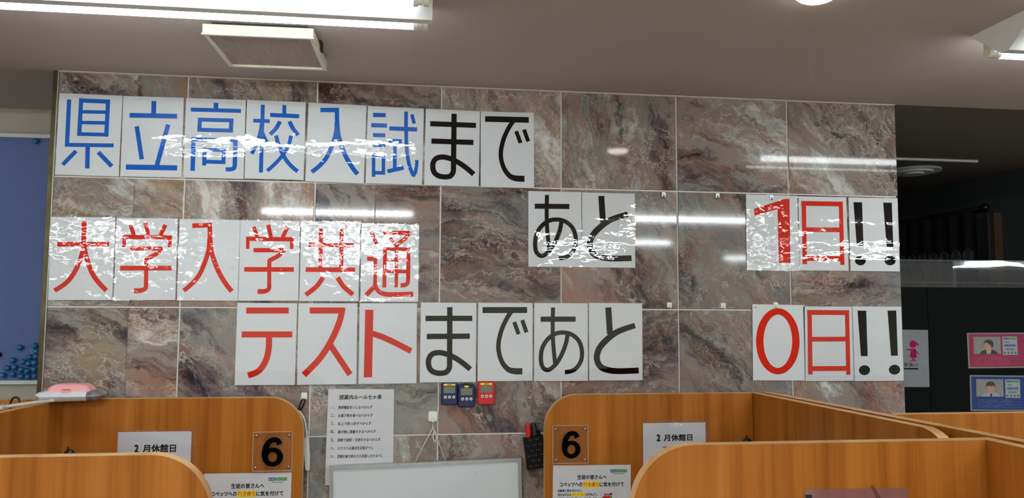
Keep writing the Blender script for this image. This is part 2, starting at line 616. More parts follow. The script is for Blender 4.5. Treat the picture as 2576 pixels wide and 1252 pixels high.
def catmull(P, W, k=7):
    out, ow = [], []
    n = len(P)
    for i in range(n - 1):
        p0, p1, p2, p3 = [Vector(P[max(0, min(n - 1, j))]) for j in (i - 1, i, i + 1, i + 2)]
        for s in range(k):
            t = s / k
            q = 0.5 * ((2 * p1) + (p2 - p0) * t + (2 * p0 - 5 * p1 + 4 * p2 - p3) * t * t + (3 * p1 - p0 - 3 * p2 + p3) * t ** 3)
            out.append(tuple(q))
            ow.append(W[i] * (1 - t) + W[i + 1] * t)
    out.append(tuple(P[-1]))
    ow.append(W[-1])
    return out, ow


def text_poly(body, x0, z0, w, h, y, bold=0.0, mat='ink_black', name='lettering', parent=None, shear=0.0):
    """lettering as a flat mesh, fitted into the box x0..x0+w, z0..z0+h; bold = extra stroke width in em"""
    cu = bpy.data.curves.new('lettering', 'FONT')
    cu.body = body
    cu.size = 1.0
    cu.shear = shear
    cu.resolution_u = 2
    tmp = bpy.data.objects.new('lettering', cu)
    COL.objects.link(tmp)
    bpy.context.view_layer.update()
    src = tmp.to_mesh()
    vs = [v.co.copy() for v in src.vertices]
    fs = [tuple(pl.vertices) for pl in src.polygons]
    tmp.to_mesh_clear()
    bpy.data.objects.remove(tmp)
    bpy.data.curves.remove(cu)
    ax, bx = min(v.x for v in vs), max(v.x for v in vs)
    ay, by = min(v.y for v in vs), max(v.y for v in vs)
    sx, sy = w / (bx - ax + bold), h / (by - ay + bold)
    mb = MB()
    b = bold / 2
    offs = [(-b, -b), (b, -b), (b, b), (-b, b), (0, 0)] if bold else [(0, 0)]
    for q, (ox, oz) in enumerate(offs):
        mb.add([(x0 + (v.x - ax + b + ox) * sx, y - q * 0.000012, z0 + (v.y - ay + b + oz) * sy) for v in vs], fs)
    return mb.build(name, mat, parent, 'keep')


def rounded_panel(w, h, r, corner):
    """panel outline (x, z) from 0..w, 0..h with a rounded top corner: 'L', 'R' or ''"""
    pts = [(0, 0), (w, 0)]
    if corner == 'R':
        pts += [(w - r + r * math.cos(math.radians(a)), h - r + r * math.sin(math.radians(a))) for a in range(0, 91, 6)]
    else:
        pts.append((w, h))
    if corner == 'L':
        pts += [(r + r * math.cos(math.radians(a)), h - r + r * math.sin(math.radians(a))) for a in range(90, 181, 6)]
    else:
        pts.append((0, h))
    return pts

GLYPHS = {
    '県': [(13.9,'S',[(32.5,265.6),(33.8,105.3)]),(14.0,'S',[(26.7,105.4),(186.9,109.0)]),(14.0,'S',[(71.9,272.0),(71.9,138.7)]),(14.1,'S',[(160.8,271.3),(160.8,139.1)]),(14.9,'S',[(65.6,263.6),(167.9,263.9)]),(12.6,'S',[(71.8,224.0),(162.6,225.9)]),(12.6,'S',[(72.0,185.7),(160.9,187.8)]),(13.2,'S',[(64.9,144.9),(166.8,146.2)]),(14.7,'S',[(101.7,102.8),(104.2,24.9)]),(13.9,'S',[(64.8,85.1),(23.4,35.5)]),(14.7,'S',[(137.5,83.2),(184.3,35.2)])],
    '立': [(16.1,'S',[(103.1,270.8),(103.5,222.7)]),(17.2,'S',[(23.5,217.2),(183.0,218.5)]),(14.9,'S',[(48.6,178.6),(69.2,61.8)]),(15.7,'S',[(153.7,188.1),(119.7,38.0)]),(18.6,'S',[(17.4,33.1),(188.7,33.8)])],
    '高': [(16.0,'S',[(102.9,272.0),(102.8,247.3)]),(14.5,'S',[(17.4,244.5),(189.1,245.1)]),(14.0,'S',[(49.2,216.3),(48.9,165.6)]),(14.1,'S',[(157.1,216.6),(156.7,165.7)]),(14.1,'S',[(42.8,209.0),(164.7,209.8)]),(14.1,'S',[(41.7,172.4),(163.5,172.9)]),(15.1,'S',[(30.4,145.6),(30.6,24.9)]),(14.4,'S',[(23.3,137.7),(180.9,137.5)]),(15.2,'S',[(173.2,145.1),(173.5,52.3)]),(15.2,'C',[(173.5,52.3),(171.7,39.9),(163.3,34.2),(143.0,33.0)]),(13.6,'S',[(69.0,109.1),(69.1,44.8)]),(13.6,'S',[(134.2,108.5),(134.4,52.2)]),(13.6,'S',[(62.2,101.5),(141.1,101.3)]),(13.6,'S',[(68.7,59.1),(140.5,58.5)])],
    '校': [(13.8,'S',[(55.0,269.1),(56.2,22.7)]),(13.9,'S',[(23.9,209.9),(80.9,210.1)]),(13.0,'C',[(54.1,203.9),(50.2,174.3),(41.3,134.7),(22.3,89.1)]),(13.0,'C',[(58.0,164.8),(65.3,147.3),(77.9,128.2)]),(13.9,'S',[(130.4,270.6),(130.7,234.6)]),(15.4,'S',[(81.4,232.6),(183.1,231.9)]),(14.6,'C',[(116.7,210.3),(103.6,184.2),(83.6,161.8)]),(14.7,'C',[(149.6,211.6),(162.8,186.4),(181.7,162.6)]),(13.1,'C',[(156.8,159.7),(149.1,124.0),(129.5,87.9),(107.8,59.8),(78.0,29.6)]),(14.6,'C',[(104.4,158.6),(115.2,122.8),(137.3,78.4),(160.7,49.7),(183.9,30.8)])],
    '入': [(16.4,'S',[(42.7,262.1),(109.0,265.7)]),(15.6,'S',[(101.0,273.3),(104.3,206.4)]),(15.5,'C',[(102.3,218.2),(99.2,170.3),(76.6,99.8),(50.7,61.1),(21.3,34.3)]),(16.4,'C',[(103.9,218.3),(111.6,166.9),(137.1,100.6),(165.7,54.4),(183.8,33.4)])],
    '試': [(15.9,'S',[(19.6,252.3),(65.2,253.3)]),(15.8,'S',[(13.8,213.9),(71.0,215.0)]),(15.0,'S',[(21.0,177.8),(65.4,178.2)]),(14.9,'S',[(22.1,141.5),(66.4,141.8)]),(12.6,'S',[(25.3,110.6),(27.9,24.0)]),(12.6,'S',[(60.7,110.4),(62.9,33.2)]),(13.4,'S',[(19.3,103.1),(66.7,103.5)]),(13.4,'S',[(27.4,39.1),(68.5,39.8)]),(15.9,'S',[(79.1,204.9),(180.3,205.4)]),(13.5,'C',[(138.5,270.5),(140.1,208.4),(144.4,132.3),(155.0,72.6),(171.7,32.5)]),(12.7,'C',[(169.3,31.2),(177.6,45.5),(181.3,69.7),(181.9,91.7)]),(12.8,'S',[(160.0,261.0),(169.1,226.7)]),(15.9,'S',[(76.9,158.3),(125.7,158.8)]),(13.4,'S',[(101.2,154.5),(103.1,54.7)]),(14.9,'S',[(76.9,45.7),(134.9,61.9)])],
    'ま': [(19.5,'S',[(17.2,228.4),(186.3,229.4)]),(19.5,'S',[(22.7,163.6),(177.9,165.0)]),(19.5,'S',[(104.3,269.7),(105.9,65.7)]),(19.4,'C',[(105.8,69.5),(105.3,52.1),(97.3,38.7),(87.6,33.7),(68.2,32.3),(48.8,37.0),(35.2,48.6),(29.8,69.8),(33.4,89.0),(46.0,101.8),(67.3,106.0),(90.7,101.7),(118.0,90.8),(149.5,71.3),(181.0,46.0)])],
    'で': [(21.8,'S',[(15.9,256.1),(180.3,257.3)]),([17.5,16.6,16.6,16.5,16.5,17.3,18.9,21.2,22.8,22.9],'C',[(122.8,253.9),(104.2,224.2),(85.8,182.9),(75.4,135.9),(77.6,100.7),(89.3,67.5),(107.2,44.9),(123.1,37.0),(139.0,34.6),(163.6,34.5)]),(15.1,'S',[(132.5,213.3),(149.1,168.9)]),(15.1,'S',[(162.1,220.5),(178.2,175.6)])],
    'あ': [(19.2,'S',[(23.8,225.2),(155.0,226.1)]),(15.2,'C',[(70.2,268.3),(69.0,224.2),(69.1,176.7),(71.1,133.2),(78.0,62.3)]),(16.0,'C',[(124.5,166.8),(117.2,133.2),(100.2,91.8),(78.0,58.4),(51.9,40.4),(31.9,50.7),(25.0,80.2),(29.7,117.5),(47.7,149.0),(75.9,170.7),(108.3,176.7),(140.7,168.8),(167.1,145.1),(178.4,109.4),(175.1,73.8),(156.8,46.3),(136.5,35.3),(114.3,31.9)])],
    'と': [(23.1,'S',[(73.4,269.2),(79.5,170.3)]),([20.4,21.2,22.7,23.0,23.0,22.9,22.9,22.6,21.8,21.9],'C',[(175.6,202.1),(136.1,190.0),(94.8,171.5),(51.5,134.5),(32.9,104.7),(30.0,74.9),(45.0,49.1),(77.7,37.1),(118.7,33.8),(188.8,36.2)])],
    '大': [(16.3,'S',[(106.7,271.0),(108.4,184.2)]),(16.3,'S',[(22.7,191.2),(190.9,192.2)]),(15.8,'C',[(108.2,189.8),(103.2,154.4),(85.2,102.2),(58.9,61.5),(20.2,32.0)]),(15.9,'C',[(108.9,189.8),(118.6,147.0),(137.9,94.9),(160.1,61.4),(187.5,32.4)])],
    '学': [(13.2,'S',[(46.0,261.2),(59.0,225.4)]),(14.0,'S',[(95.8,269.2),(106.6,222.1)]),(14.1,'S',[(162.4,262.4),(146.6,224.3)]),(15.4,'S',[(21.1,218.7),(185.3,218.2)]),(12.4,'S',[(26.9,226.3),(27.7,182.7)]),(12.6,'S',[(179.0,225.7),(178.4,183.7)]),(15.4,'S',[(47.3,178.3),(154.1,179.0)]),(15.4,'C',[(154.0,182.0),(134.3,160.0),(100.9,141.0)]),(13.9,'S',[(102.6,144.7),(104.2,58.4)]),([13.9,14.6,16.8,17.5],'C',[(104.1,62.2),(103.0,41.6),(88.3,33.0),(65.3,32.7)]),(16.5,'S',[(17.4,110.3),(187.8,110.8)])],
    '共': [(14.6,'S',[(68.8,261.0),(70.3,115.8)]),(14.6,'S',[(141.6,261.5),(143.2,116.6)]),(16.1,'S',[(27.6,201.0),(185.2,200.6)]),(16.8,'S',[(19.6,111.7),(191.9,112.5)]),(16.7,'C',[(80.4,84.3),(58.6,52.1),(21.9,21.9)]),(16.8,'C',[(131.4,84.7),(152.9,52.9),(186.8,24.2)])],
    '通': [(13.2,'S',[(32.8,253.1),(54.7,207.2)]),(14.9,'S',[(76.0,248.7),(170.8,249.5)]),(15.6,'C',[(171.6,254.6),(153.7,227.5),(125.7,204.3)]),(14.0,'S',[(99.4,229.8),(126.9,201.6)]),(13.9,'S',[(84.5,197.9),(83.9,50.8)]),(14.1,'S',[(168.5,196.3),(168.7,76.8)]),([14.0,14.8,15.5,16.3],'C',[(168.6,80.7),(166.5,67.0),(156.1,60.3),(141.9,59.4)]),(14.1,'S',[(78.1,190.3),(175.6,189.3)]),(12.4,'S',[(85.3,151.3),(170.3,151.2)]),(13.2,'S',[(84.1,110.0),(169.0,109.3)]),(12.4,'S',[(126.1,203.5),(126.2,51.9)]),(15.4,'S',[(21.2,154.1),(57.2,153.3)]),(13.1,'S',[(50.6,159.5),(51.2,56.4)]),(16.1,'S',[(50.5,55.2),(20.5,23.3)]),([13.9,15.4,17.0,17.8,18.6],'C',[(50.4,60.3),(62.2,39.0),(85.4,27.6),(123.9,25.9),(187.5,27.8)])],
    'テ': [(21.3,'S',[(30.5,259.2),(175.9,260.2)]),(21.2,'S',[(18.0,175.8),(190.6,176.4)]),(21.2,'C',[(111.3,171.6),(111.0,122.5),(101.2,81.2),(78.5,48.2),(44.3,33.4)])],
    'ス': [(21.6,'S',[(39.0,260.3),(160.8,260.0)]),(21.9,'C',[(153.1,269.7),(143.2,220.6),(116.4,155.8),(77.1,91.5),(23.0,34.3)]),(20.8,'S',[(113.7,136.8),(182.9,33.5)])],
    'ト': [(29.0,'S',[(34.3,262.5),(32.5,23.1)]),(21.1,'C',[(39.9,179.8),(82.0,165.3),(132.0,142.0),(184.1,114.7)])],
    '1': [(0.0,'P',[(31.9,237.0),(158.0,279.2),(177.1,279.8),(176.6,30.9),(129.1,30.0),(127.2,238.3),(33.7,210.7)])],
    '日': [(18.2,'S',[(25.2,270.5),(22.0,24.4)]),(17.5,'S',[(178.9,270.2),(176.9,23.0)]),(18.8,'S',[(15.1,261.4),(187.6,261.4)]),(18.3,'S',[(21.7,158.8),(180.4,159.6)]),(19.1,'S',[(18.2,47.0),(177.8,47.1)])],
    '!!': [(0.0,'P',[(20.4,270.7),(56.6,270.6),(56.9,94.9),(28.9,95.4)]),(0.0,'P',[(145.6,271.6),(182.3,271.9),(182.5,96.6),(154.1,96.3)]),(0.0,'P',[(65.0,41.6),(64.0,36.7),(61.5,32.1),(57.7,28.1),(52.9,25.0),(47.2,23.1),(41.3,22.4),(35.3,22.9),(29.9,24.8),(25.2,27.7),(21.7,31.6),(19.5,36.2),(18.9,41.1),(19.9,46.1),(22.3,50.7),(26.1,54.7),(31.0,57.7),(36.6,59.7),(42.6,60.4),(48.5,59.9),(54.0,58.0),(58.7,55.0),(62.2,51.1),(64.4,46.6)]),(0.0,'P',[(190.5,43.0),(189.5,38.1),(186.9,33.4),(183.0,29.4),(177.9,26.3),(172.1,24.4),(166.0,23.7),(159.9,24.2),(154.2,26.1),(149.4,29.1),(145.8,33.0),(143.6,37.6),(143.0,42.5),(144.0,47.5),(146.5,52.1),(150.5,56.1),(155.5,59.2),(161.3,61.2),(167.4,61.9),(173.6,61.4),(179.2,59.5),(184.0,56.5),(187.6,52.6),(189.8,48.0)])],
    '0': [([24.3,26.3,29.2,30.2,29.1,26.1,24.1,26.0,28.9,29.9,29.0,26.2,24.3],'L',[(102.0,261.6),(138.3,246.9),(164.6,205.6),(173.6,148.8),(163.0,92.0),(135.8,50.4),(99.3,35.0),(63.2,49.9),(37.2,90.9),(28.1,147.2),(38.3,203.9),(65.4,245.8),(102.0,261.6)])],
}
SHEETS = [
    ('県', -0.4276, 2.0041, -0.00520, 0.2083, 0.2869),
    ('立', -0.2138, 2.0037, 0.00648, 0.2037, 0.2858),
    ('高', -0.0033, 2.0046, 0.00417, 0.2047, 0.2858),
    ('校', 0.2042, 2.0074, -0.00302, 0.2053, 0.2844),
    ('入', 0.4155, 2.0030, -0.01605, 0.2068, 0.2875),
    ('試', 0.6286, 2.0013, -0.01079, 0.2035, 0.2848),
    ('ま', 0.8395, 1.9999, -0.00913, 0.2003, 0.2839),
    ('で', 1.0468, 1.9970, 0.00544, 0.2001, 0.2850),
    ('大', -0.4293, 1.5718, 0.00926, 0.2073, 0.2856),
    ('学', -0.2171, 1.5731, 0.00812, 0.2025, 0.2849),
    ('入', -0.0092, 1.5732, 0.00148, 0.2043, 0.2851),
    ('学', 0.1967, 1.5737, 0.00505, 0.2053, 0.2848),
    ('共', 0.4054, 1.5738, 0.00020, 0.2064, 0.2850),
    ('通', 0.6182, 1.5731, 0.00073, 0.2052, 0.2808),
    ('テ', 0.1935, 1.2803, -0.00288, 0.2042, 0.2860),
    ('ス', 0.4051, 1.2799, 0.00640, 0.2052, 0.2858),
    ('ト', 0.6178, 1.2813, 0.00563, 0.2038, 0.2857),
    ('ま', 0.8337, 1.2854, -0.00077, 0.2010, 0.2856),
    ('で', 1.0413, 1.2886, -0.00068, 0.2008, 0.2828),
    ('あ', 1.2481, 1.2871, -0.00070, 0.2011, 0.2846),
    ('と', 1.4535, 1.2877, -0.00066, 0.2031, 0.2852),
    ('あ', 1.2262, 1.7052, 0.00462, 0.2008, 0.2815),
    ('と', 1.4287, 1.7055, -0.00057, 0.2031, 0.2809),
    ('1', 2.0717, 1.7017, -0.00547, 0.2135, 0.2926),
    ('日', 2.2847, 1.7028, 0.00441, 0.2022, 0.2891),
    ('!!', 2.4953, 1.7030, 0.00132, 0.2064, 0.2888),
    ('0', 2.0873, 1.2844, -0.01188, 0.2105, 0.2876),
    ('日', 2.2958, 1.2801, -0.00097, 0.1995, 0.2844),
    ('!!', 2.4979, 1.2787, -0.00097, 0.2040, 0.2868),
]

# ------------------------------------------------------------------ room shell
CEIL, CEIL2 = 2.3715, 2.402
XL, XR, YB = -4.2, 8.6, -9.6


def shell(name, x0, x1, y0, y1, z0, z1, mat, label=None):
    return structure(MB().box(x0, x1, y0, y1, z0, z1).build(name, mat), label)


shell('floor', XL, XR, YB, 6.2, -0.05, 0.0, 'floor', 'carpeted floor')
shell('ceiling', XL, XR, YB, 0.0, CEIL, CEIL + 0.2, 'ceiling', 'pale ribbed-paper ceiling of the main room')
shell('ceiling_rear', XL, 2.5, 0.0, 0.8, CEIL2, CEIL2 + 0.17, 'ceiling', 'ceiling behind the marble wall')
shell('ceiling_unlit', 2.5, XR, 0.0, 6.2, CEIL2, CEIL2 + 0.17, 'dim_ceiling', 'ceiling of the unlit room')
shell('wall_left', XL - 0.1, XL, YB, 6.2, 0, CEIL2, 'wallpaper', 'side wall of the room')
shell('wall_right', XR, XR + 0.1, YB, 6.2, 0, CEIL2, 'wallpaper', 'side wall of the room')
shell('wall_back', XL, XR, YB - 0.1, YB, 0, CEIL, 'wallpaper', 'wall behind the viewer')
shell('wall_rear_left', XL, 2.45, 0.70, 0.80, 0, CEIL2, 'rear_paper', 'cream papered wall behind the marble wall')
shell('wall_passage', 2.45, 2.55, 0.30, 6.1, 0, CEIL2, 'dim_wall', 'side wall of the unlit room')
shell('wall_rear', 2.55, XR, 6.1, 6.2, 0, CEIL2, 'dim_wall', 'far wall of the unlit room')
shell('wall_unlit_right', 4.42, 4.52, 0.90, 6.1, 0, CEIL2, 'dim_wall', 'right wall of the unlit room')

# marble wall: core, grout bed, tiles
WX0, WX1 = -0.432, 2.707
core = MB().box(WX0, WX1 - 0.006, 0.0035, 0.30, 0, CEIL - 0.001).build('wall_front', 'grout')
structure(core, 'wall faced with square polished marble tiles and white joints')
cols = [(WX0, -0.1695), (-0.1685, 0.0)] + [(0.45 * k, 0.45 * (k + 1)) for k in range(5)] + [(2.25, WX1)]
rows = [(0.0, 0.2), (0.2, 0.65), (0.65, 1.10), (1.10, 1.55), (1.55, 2.00), (2.00, CEIL - 0.0015)]
J = 0.0028
for ri, (z0, z1) in enumerate(rows):
    for ci, (x0, x1) in enumerate(cols):
        spans = [(x0, x1)]
        if ri == 4 and ci == 3:
            spans = [(x0, 0.6635), (0.6645, x1)]
        for a, b in spans:
            l = a + (0 if (abs(a + 0.1685) < 1e-6 or abs(a - 0.6645) < 1e-6 or a == WX0) else J)
            r = b - (0 if (abs(b + 0.1695) < 1e-6 or abs(b - 0.6635) < 1e-6 or b == WX1) else J)
            zb, zt = z0 + (J if z0 > 0 else 0), z1 - J
            cx, cz = (l + r) / 2, (zb + zt) / 2
            mb = MB()
            w2, h2, c = (r - l) / 2, (zt - zb) / 2, 0.0012
            vs = [(-w2, 0.0035, -h2), (w2, 0.0035, -h2), (w2, 0.0035, h2), (-w2, 0.0035, h2),
                  (-w2, c, -h2), (w2, c, -h2), (w2, c, h2), (-w2, c, h2),
                  (-w2 + c, 0, -h2 + c), (w2 - c, 0, -h2 + c), (w2 - c, 0, h2 - c), (-w2 + c, 0, h2 - c)]
            fs = [(8, 9, 10, 11), (3, 2, 1, 0)]
            for k in range(4):
                n_ = (k + 1) % 4
                fs += [(k, n_, 4 + n_, 4 + k), (4 + k, 4 + n_, 8 + n_, 8 + k)]
            mb.add(vs, fs)
            mb.build('tile', 'marble', core, loc=(cx, 0, cz))
trim = MB()
trim.box(-0.449, -0.436, -0.006, 0.012, 0, CEIL - 0.001)
structure(trim.build('trim_1', 'brass'), 'tarnished brass strip down the left edge of the marble wall')
structure(MB().box(-0.436, -0.432, -0.003, 0.30, 0, CEIL - 0.001).build('trim_2', 'alu'), 'thin grey metal edge beside the brass strip')
structure(MB().box(WX0, WX1, -0.004, 0.002, CEIL - 0.0026, CEIL - 0.0002).build('trim_3', 'grout'), 'thin white bead along the top of the marble wall')
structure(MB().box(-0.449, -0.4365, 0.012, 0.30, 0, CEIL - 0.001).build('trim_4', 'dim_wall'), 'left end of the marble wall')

# ------------------------------------------------------------------ ceiling lamps
GL = 'twin-tube ceiling lamps'


def make_lamp(label):
    t = thing('ceiling_lamp', label, 'ceiling lamp', (0, 0, CEIL), group=GL)
    Ln = 1.25
    # V-shaped enamel body, section in (y, z)
    sec = [(-0.125, 0.0), (-0.125, -0.008), (-0.014, -0.090), (0.014, -0.090), (0.125, -0.008), (0.125, 0.0)]
    mb = MB()
    n = len(sec)
    vs = [(0, y, z) for y, z in sec] + [(Ln, y, z) for y, z in sec]
    fs = [tuple(range(n)), tuple(reversed(range(n, 2 * n)))] + [(i, n + i, n + (i + 1) % n, (i + 1) % n) for i in range(n)]
    mb.add(vs, fs)
    mb.build('lamp_body', 'steel_white', t)
    for s in (-1, 1):
        yc, zc, r = s * 0.081, -0.066, 0.0155
        # glowing lower part of the tube and its opaque back
        def arc(a0, a1, k, rr, mat, name, par):
            q = MB()
            for xx in (0.046, Ln - 0.046):
                q.v += [(xx, yc + rr * math.cos(math.radians(a0 + (a1 - a0) * i / k)), zc + rr * math.sin(math.radians(a0 + (a1 - a0) * i / k))) for i in range(k + 1)]
            for i in range(k):
                q.f.append((i, i + 1, k + 2 + i, k + 1 + i))
                q.mi.append(0)
            return q.build(name, mat, par, True)
        tube = arc(140, 400, 14, r, 'tube', 'tube', t)
        arc(40, 140, 6, r, 'tube_back', 'tube_back', tube)
        for e in (0, 1):
            xa = 0.046 if e == 0 else Ln - 0.046
            d = -1 if e == 0 else 1
            cp = MB()
            cp.cyl((xa - d * 0.002, yc, zc), (xa + d * 0.010, yc, zc), r + 0.0012, n=18)
            cp.cyl((xa + d * 0.010, yc, zc), (xa + d * 0.021, yc, zc), r - 0.002, n=18)
            cp.build('end_cap', 'white_plastic', tube)
            so = MB()
            so.cyl((xa + d * 0.023, yc, zc), (xa + d * 0.036, yc, zc), r + 0.0005, n=18)
            so.box(min(xa + d * 0.024, xa + d * 0.036), max(xa + d * 0.024, xa + d * 0.036), yc - 0.012, yc + 0.012, zc, -0.03)
            so.build('lamp_socket', 'beige_plastic', t)
    return t


def copy_tree(o, loc, label):
    c = o.copy()
    COL.objects.link(c)
    c.location = loc
    c['label'] = label
    for ch in o.children:
        d = ch.copy()
        COL.objects.link(d)
        d.parent = c
        for g in ch.children:
            e = g.copy()
            COL.objects.link(e)
            e.parent = d
    return c


lamp0 = make_lamp('twin-tube ceiling lamp at upper left, in front of the square ceiling vent')
lamp0.location = (-0.405, -0.875, CEIL)
copy_tree(lamp0, (2.458, -0.875, CEIL), 'twin-tube ceiling lamp cut off at the upper right corner')
room_tube = {}
for yy, rn in ((-3.42, 'second'), (-5.6, 'third'), (-7.9, 'fourth')):
    for xx, cn in ((-3.25, 'far left'), (-0.42, 'middle left'), (2.45, 'middle right'), (5.2, 'far right')):
        c = copy_tree(lamp0, (xx, yy, CEIL), 'twin-tube ceiling lamp behind the viewer, %s row from the marble wall, %s' % (rn, cn))
        for ch in c.children:
            if ch.name.startswith('tube'):
                if ch.data.name not in room_tube:
                    m_ = ch.data.copy()
                    m_.materials[0] = MAT['tube_room']
                    room_tube[ch.data.name] = m_
                ch.data = room_tube[ch.data.name]
for xx, cn in ((-3.25, 'left'), (5.27, 'right')):
    copy_tree(lamp0, (xx, -0.875, CEIL), 'twin-tube ceiling lamp outside the picture to the %s, row nearest the marble wall' % cn)

t = thing('round_ceiling_light', 'small round lit ceiling light cut by the top edge of the picture', 'ceiling light', (1.835, -0.99, CEIL))
rg = MB()
rg.cyl((0, 0, 0), (0, 0, -0.008), 0.060, 0.057, n=28)
rg.build('trim_ring', 'steel_white', t)
bl = MB()
prof = [(0.053, -0.0085), (0.050, -0.014), (0.040, -0.020), (0.022, -0.024), (0.001, -0.025)]
n = 28
for r, z in prof:
    bl.v += [(r * math.cos(2 * math.pi * k / n), r * math.sin(2 * math.pi * k / n), z) for k in range(n)]
for i in range(len(prof) - 1):
    for k in range(n):
        bl.f.append((i * n + k, i * n + (k + 1) % n, (i + 1) * n + (k + 1) % n, (i + 1) * n + k))
        bl.mi.append(0)
bl.build('diffuser', 'bulb', t, True)

# square vent panel hanging under the ceiling
t = thing('ceiling_vent', 'square cream ceiling vent with grey filter mesh behind the lamp tubes', 'vent', (0.355, -0.42, CEIL), (0, 0, math.radians(-0.8)))
h = 0.155
MB().box(-h + 0.02, h - 0.02, -h + 0.02, h - 0.02, -0.016, -0.0005).build('neck', 'dark_gap', t)
for sx, sy in ((1, 0), (-1, 0), (0, 1), (0, -1)):
    mb = MB()
    if sx:
        x0, x1 = sorted((sx * h, sx * (h - 0.012)))
        mb.box(x0, x1, -h, h, -0.042, -0.014)
    else:
        y0, y1 = sorted((sy * h, sy * (h - 0.012)))
        mb.box(-h + 0.012, h - 0.012, y0, y1, -0.042, -0.014)
    mb.build('frame_side', 'beige_plastic', t)
MB().box(-h - 0.002, h + 0.002, -h - 0.004, -h + 0.006, -0.046, -0.042).build('front_lip', 'beige_plastic', t)
ms = MB()
ms.box(-h + 0.012, h - 0.012, -h + 0.012, h - 0.012, -0.034, -0.030)
k = -h + 0.014
while k < h - 0.014:
    ms.box(k, k + 0.0022, -h + 0.012, h - 0.012, -0.0362, -0.034)
    k += 0.0055
ms.build('filter_mesh', 'mesh', t)
for sx in (-1, 1):
    MB().box(sx * (h + 0.004) - 0.002, sx * (h + 0.004) + 0.002, -0.02, 0.01, -0.03, -0.0005).build('hanger_clip', 'dark_gap', t)

# ------------------------------------------------------------------ character sheets
PLACE = ['first', 'second', 'third', 'fourth', 'fifth', 'sixth', 'seventh', 'eighth']
gmesh = {}


def glyph_mesh(ch, mat):
    if (ch, mat) in gmesh:
        return gmesh[(ch, mat)]
    mb = MB()
    yq = -0.0041
    for w, kind, pts in GLYPHS[ch]:
        yq -= 0.00003
        P = [(a / 1000, b / 1000) for a, b in pts]
        if kind == 'P':
            if sum((P[i][0] * P[(i + 1) % len(P)][1] - P[(i + 1) % len(P)][0] * P[i][1]) for i in range(len(P))) < 0:
                P = P[::-1]
            mb.poly(P, yq)
            continue
        W = [x / 1000 for x in (w if isinstance(w, list) else [w] * len(P))]
        if kind in 'CL':
            if kind == 'L':
                Q, V = catmull([P[-2]] + P + [P[1]], [W[-2]] + W + [W[1]], 6)
                Q, V = Q[6:-7], V[6:-7]
                mb.stroke(Q, V, yq, True)
            else:
                Q, V = catmull(P, W)
                mb.stroke(Q, V, yq)
        else:
            mb.stroke(P, W, yq)
    me = mb.mesh('character', mat, 'keep')
    gmesh[(ch, mat)] = me
    return me


def film_mesh(w, h, amp, freq, seed, y, ridge=None):
    st = 0.004 if ridge else 0.008
    nx, nz = max(6, int(w / st)), max(8, int(h / st))
    mb = MB()
    e = 0.0028
    for j in range(nz + 1):
        for i in range(nx + 1):
            x, z = -e + (w + 2 * e) * i / nx, -e + (h + 2 * e) * j / nz
            d = noise.noise(Vector((x * freq * 0.6 + seed, z * freq, seed * 1.7)))
            if ridge:
                # a diagonal fold in the plastic
                dd = (z - h) + (x - 0.15 * w) * ridge
                amp_r = 0.0040 * math.exp(-(dd / 0.016) ** 2) * min(1.0, max(0.0, x / (0.25 * w)))
                d -= amp_r / amp
            mb.v.append((x, y + amp * d, z))
    for j in range(nz):
        for i in range(nx):
            a = j * (nx + 1) + i
            mb.f.append((a, a + 1, a + nx + 2, a + nx + 1))
            mb.mi.append(0)
    return mb


def sheet(idx, label, ink, film, group, thick=0.0012, amp=0.0004, freq=14.0, eyelet=False):
    ch, x, z, rot, w, h = SHEETS[idx]
    t = thing('character_sheet', label, 'sign', (x, 0, z), (0, -rot, 0), group)
    MB().box(0, w, -0.0040, -0.0040 + max(thick, 0.0012), 0, h).build('paper', 'paper', t)
    me = glyph_mesh(ch, ink)
    o = bpy.data.objects.new('character', me)
    COL.objects.link(o)
    o.parent = t
    if film:
        film_mesh(w, h, amp, freq, idx * 3.1 + 1.3, -0.0054).build('laminate_film', film, t, 'keep_smooth')
    if eyelet:
        MB().disc((0.012, -0.0043, h - 0.012), 0.0022, 0.0022, 12).build('eyelet', 'ink_black', t)
    return t


G1, G2, G3, G4, G5 = ('character sheets of the top row', 'character sheets of the middle left row', 'character sheets of the bottom row',
                      'character sheets of the middle right row', 'countdown sheets')
for k in range(8):
    ch = SHEETS[k][0]
    blue = k < 6
    sheet(k, 'glossy white sheet with %s character %s, %s in the top row' % ('blue' if blue else 'black', ch, PLACE[k]),
          'ink_blue' if blue else 'ink_black', 'film_wavy' if blue else 'film_flat', G1, amp=0.0004 if blue else 0.0002)
for k in range(8, 14):
    sheet(k, 'glare-covered white sheet with red character %s, %s in the middle left row' % (SHEETS[k][0], PLACE[k - 8]),
          'ink_red', 'film_crinkled', G2, amp=0.0004, freq=16)
for k in range(14, 21):
    red = k < 17
    sheet(k, 'white sheet with %s character %s, %s in the bottom row' % ('red' if red else 'black', SHEETS[k][0], PLACE[k - 14]),
          'ink_red' if red else 'ink_black', 'film_flat', G3)
for k in (21, 22):
    sheet(k, 'white sheet with black character %s, %s of the pair above the bottom row' % (SHEETS[k][0], 'left' if k == 21 else 'right'), 'ink_black', 'film_wavy', G4, amp=0.0006, freq=9)
sheet(23, 'crinkled glossy sheet with red number 1, right side, upper countdown', 'ink_red', 'film_crinkled', G5, amp=0.0008, freq=12)
sheet(24, 'glossy white sheet with red character 日 in the upper countdown, beside the number one', 'ink_red', 'film_wavy', G5, amp=0.0006, freq=8)
sheet(25, 'white sheet with two black exclamation marks, upper right of the wall', 'ink_black', 'film_wavy', G5, amp=0.0006, freq=9)
sheet(26, 'white sheet with red number 0, right side, lower countdown', 'ink_red', None, G5, eyelet=True)
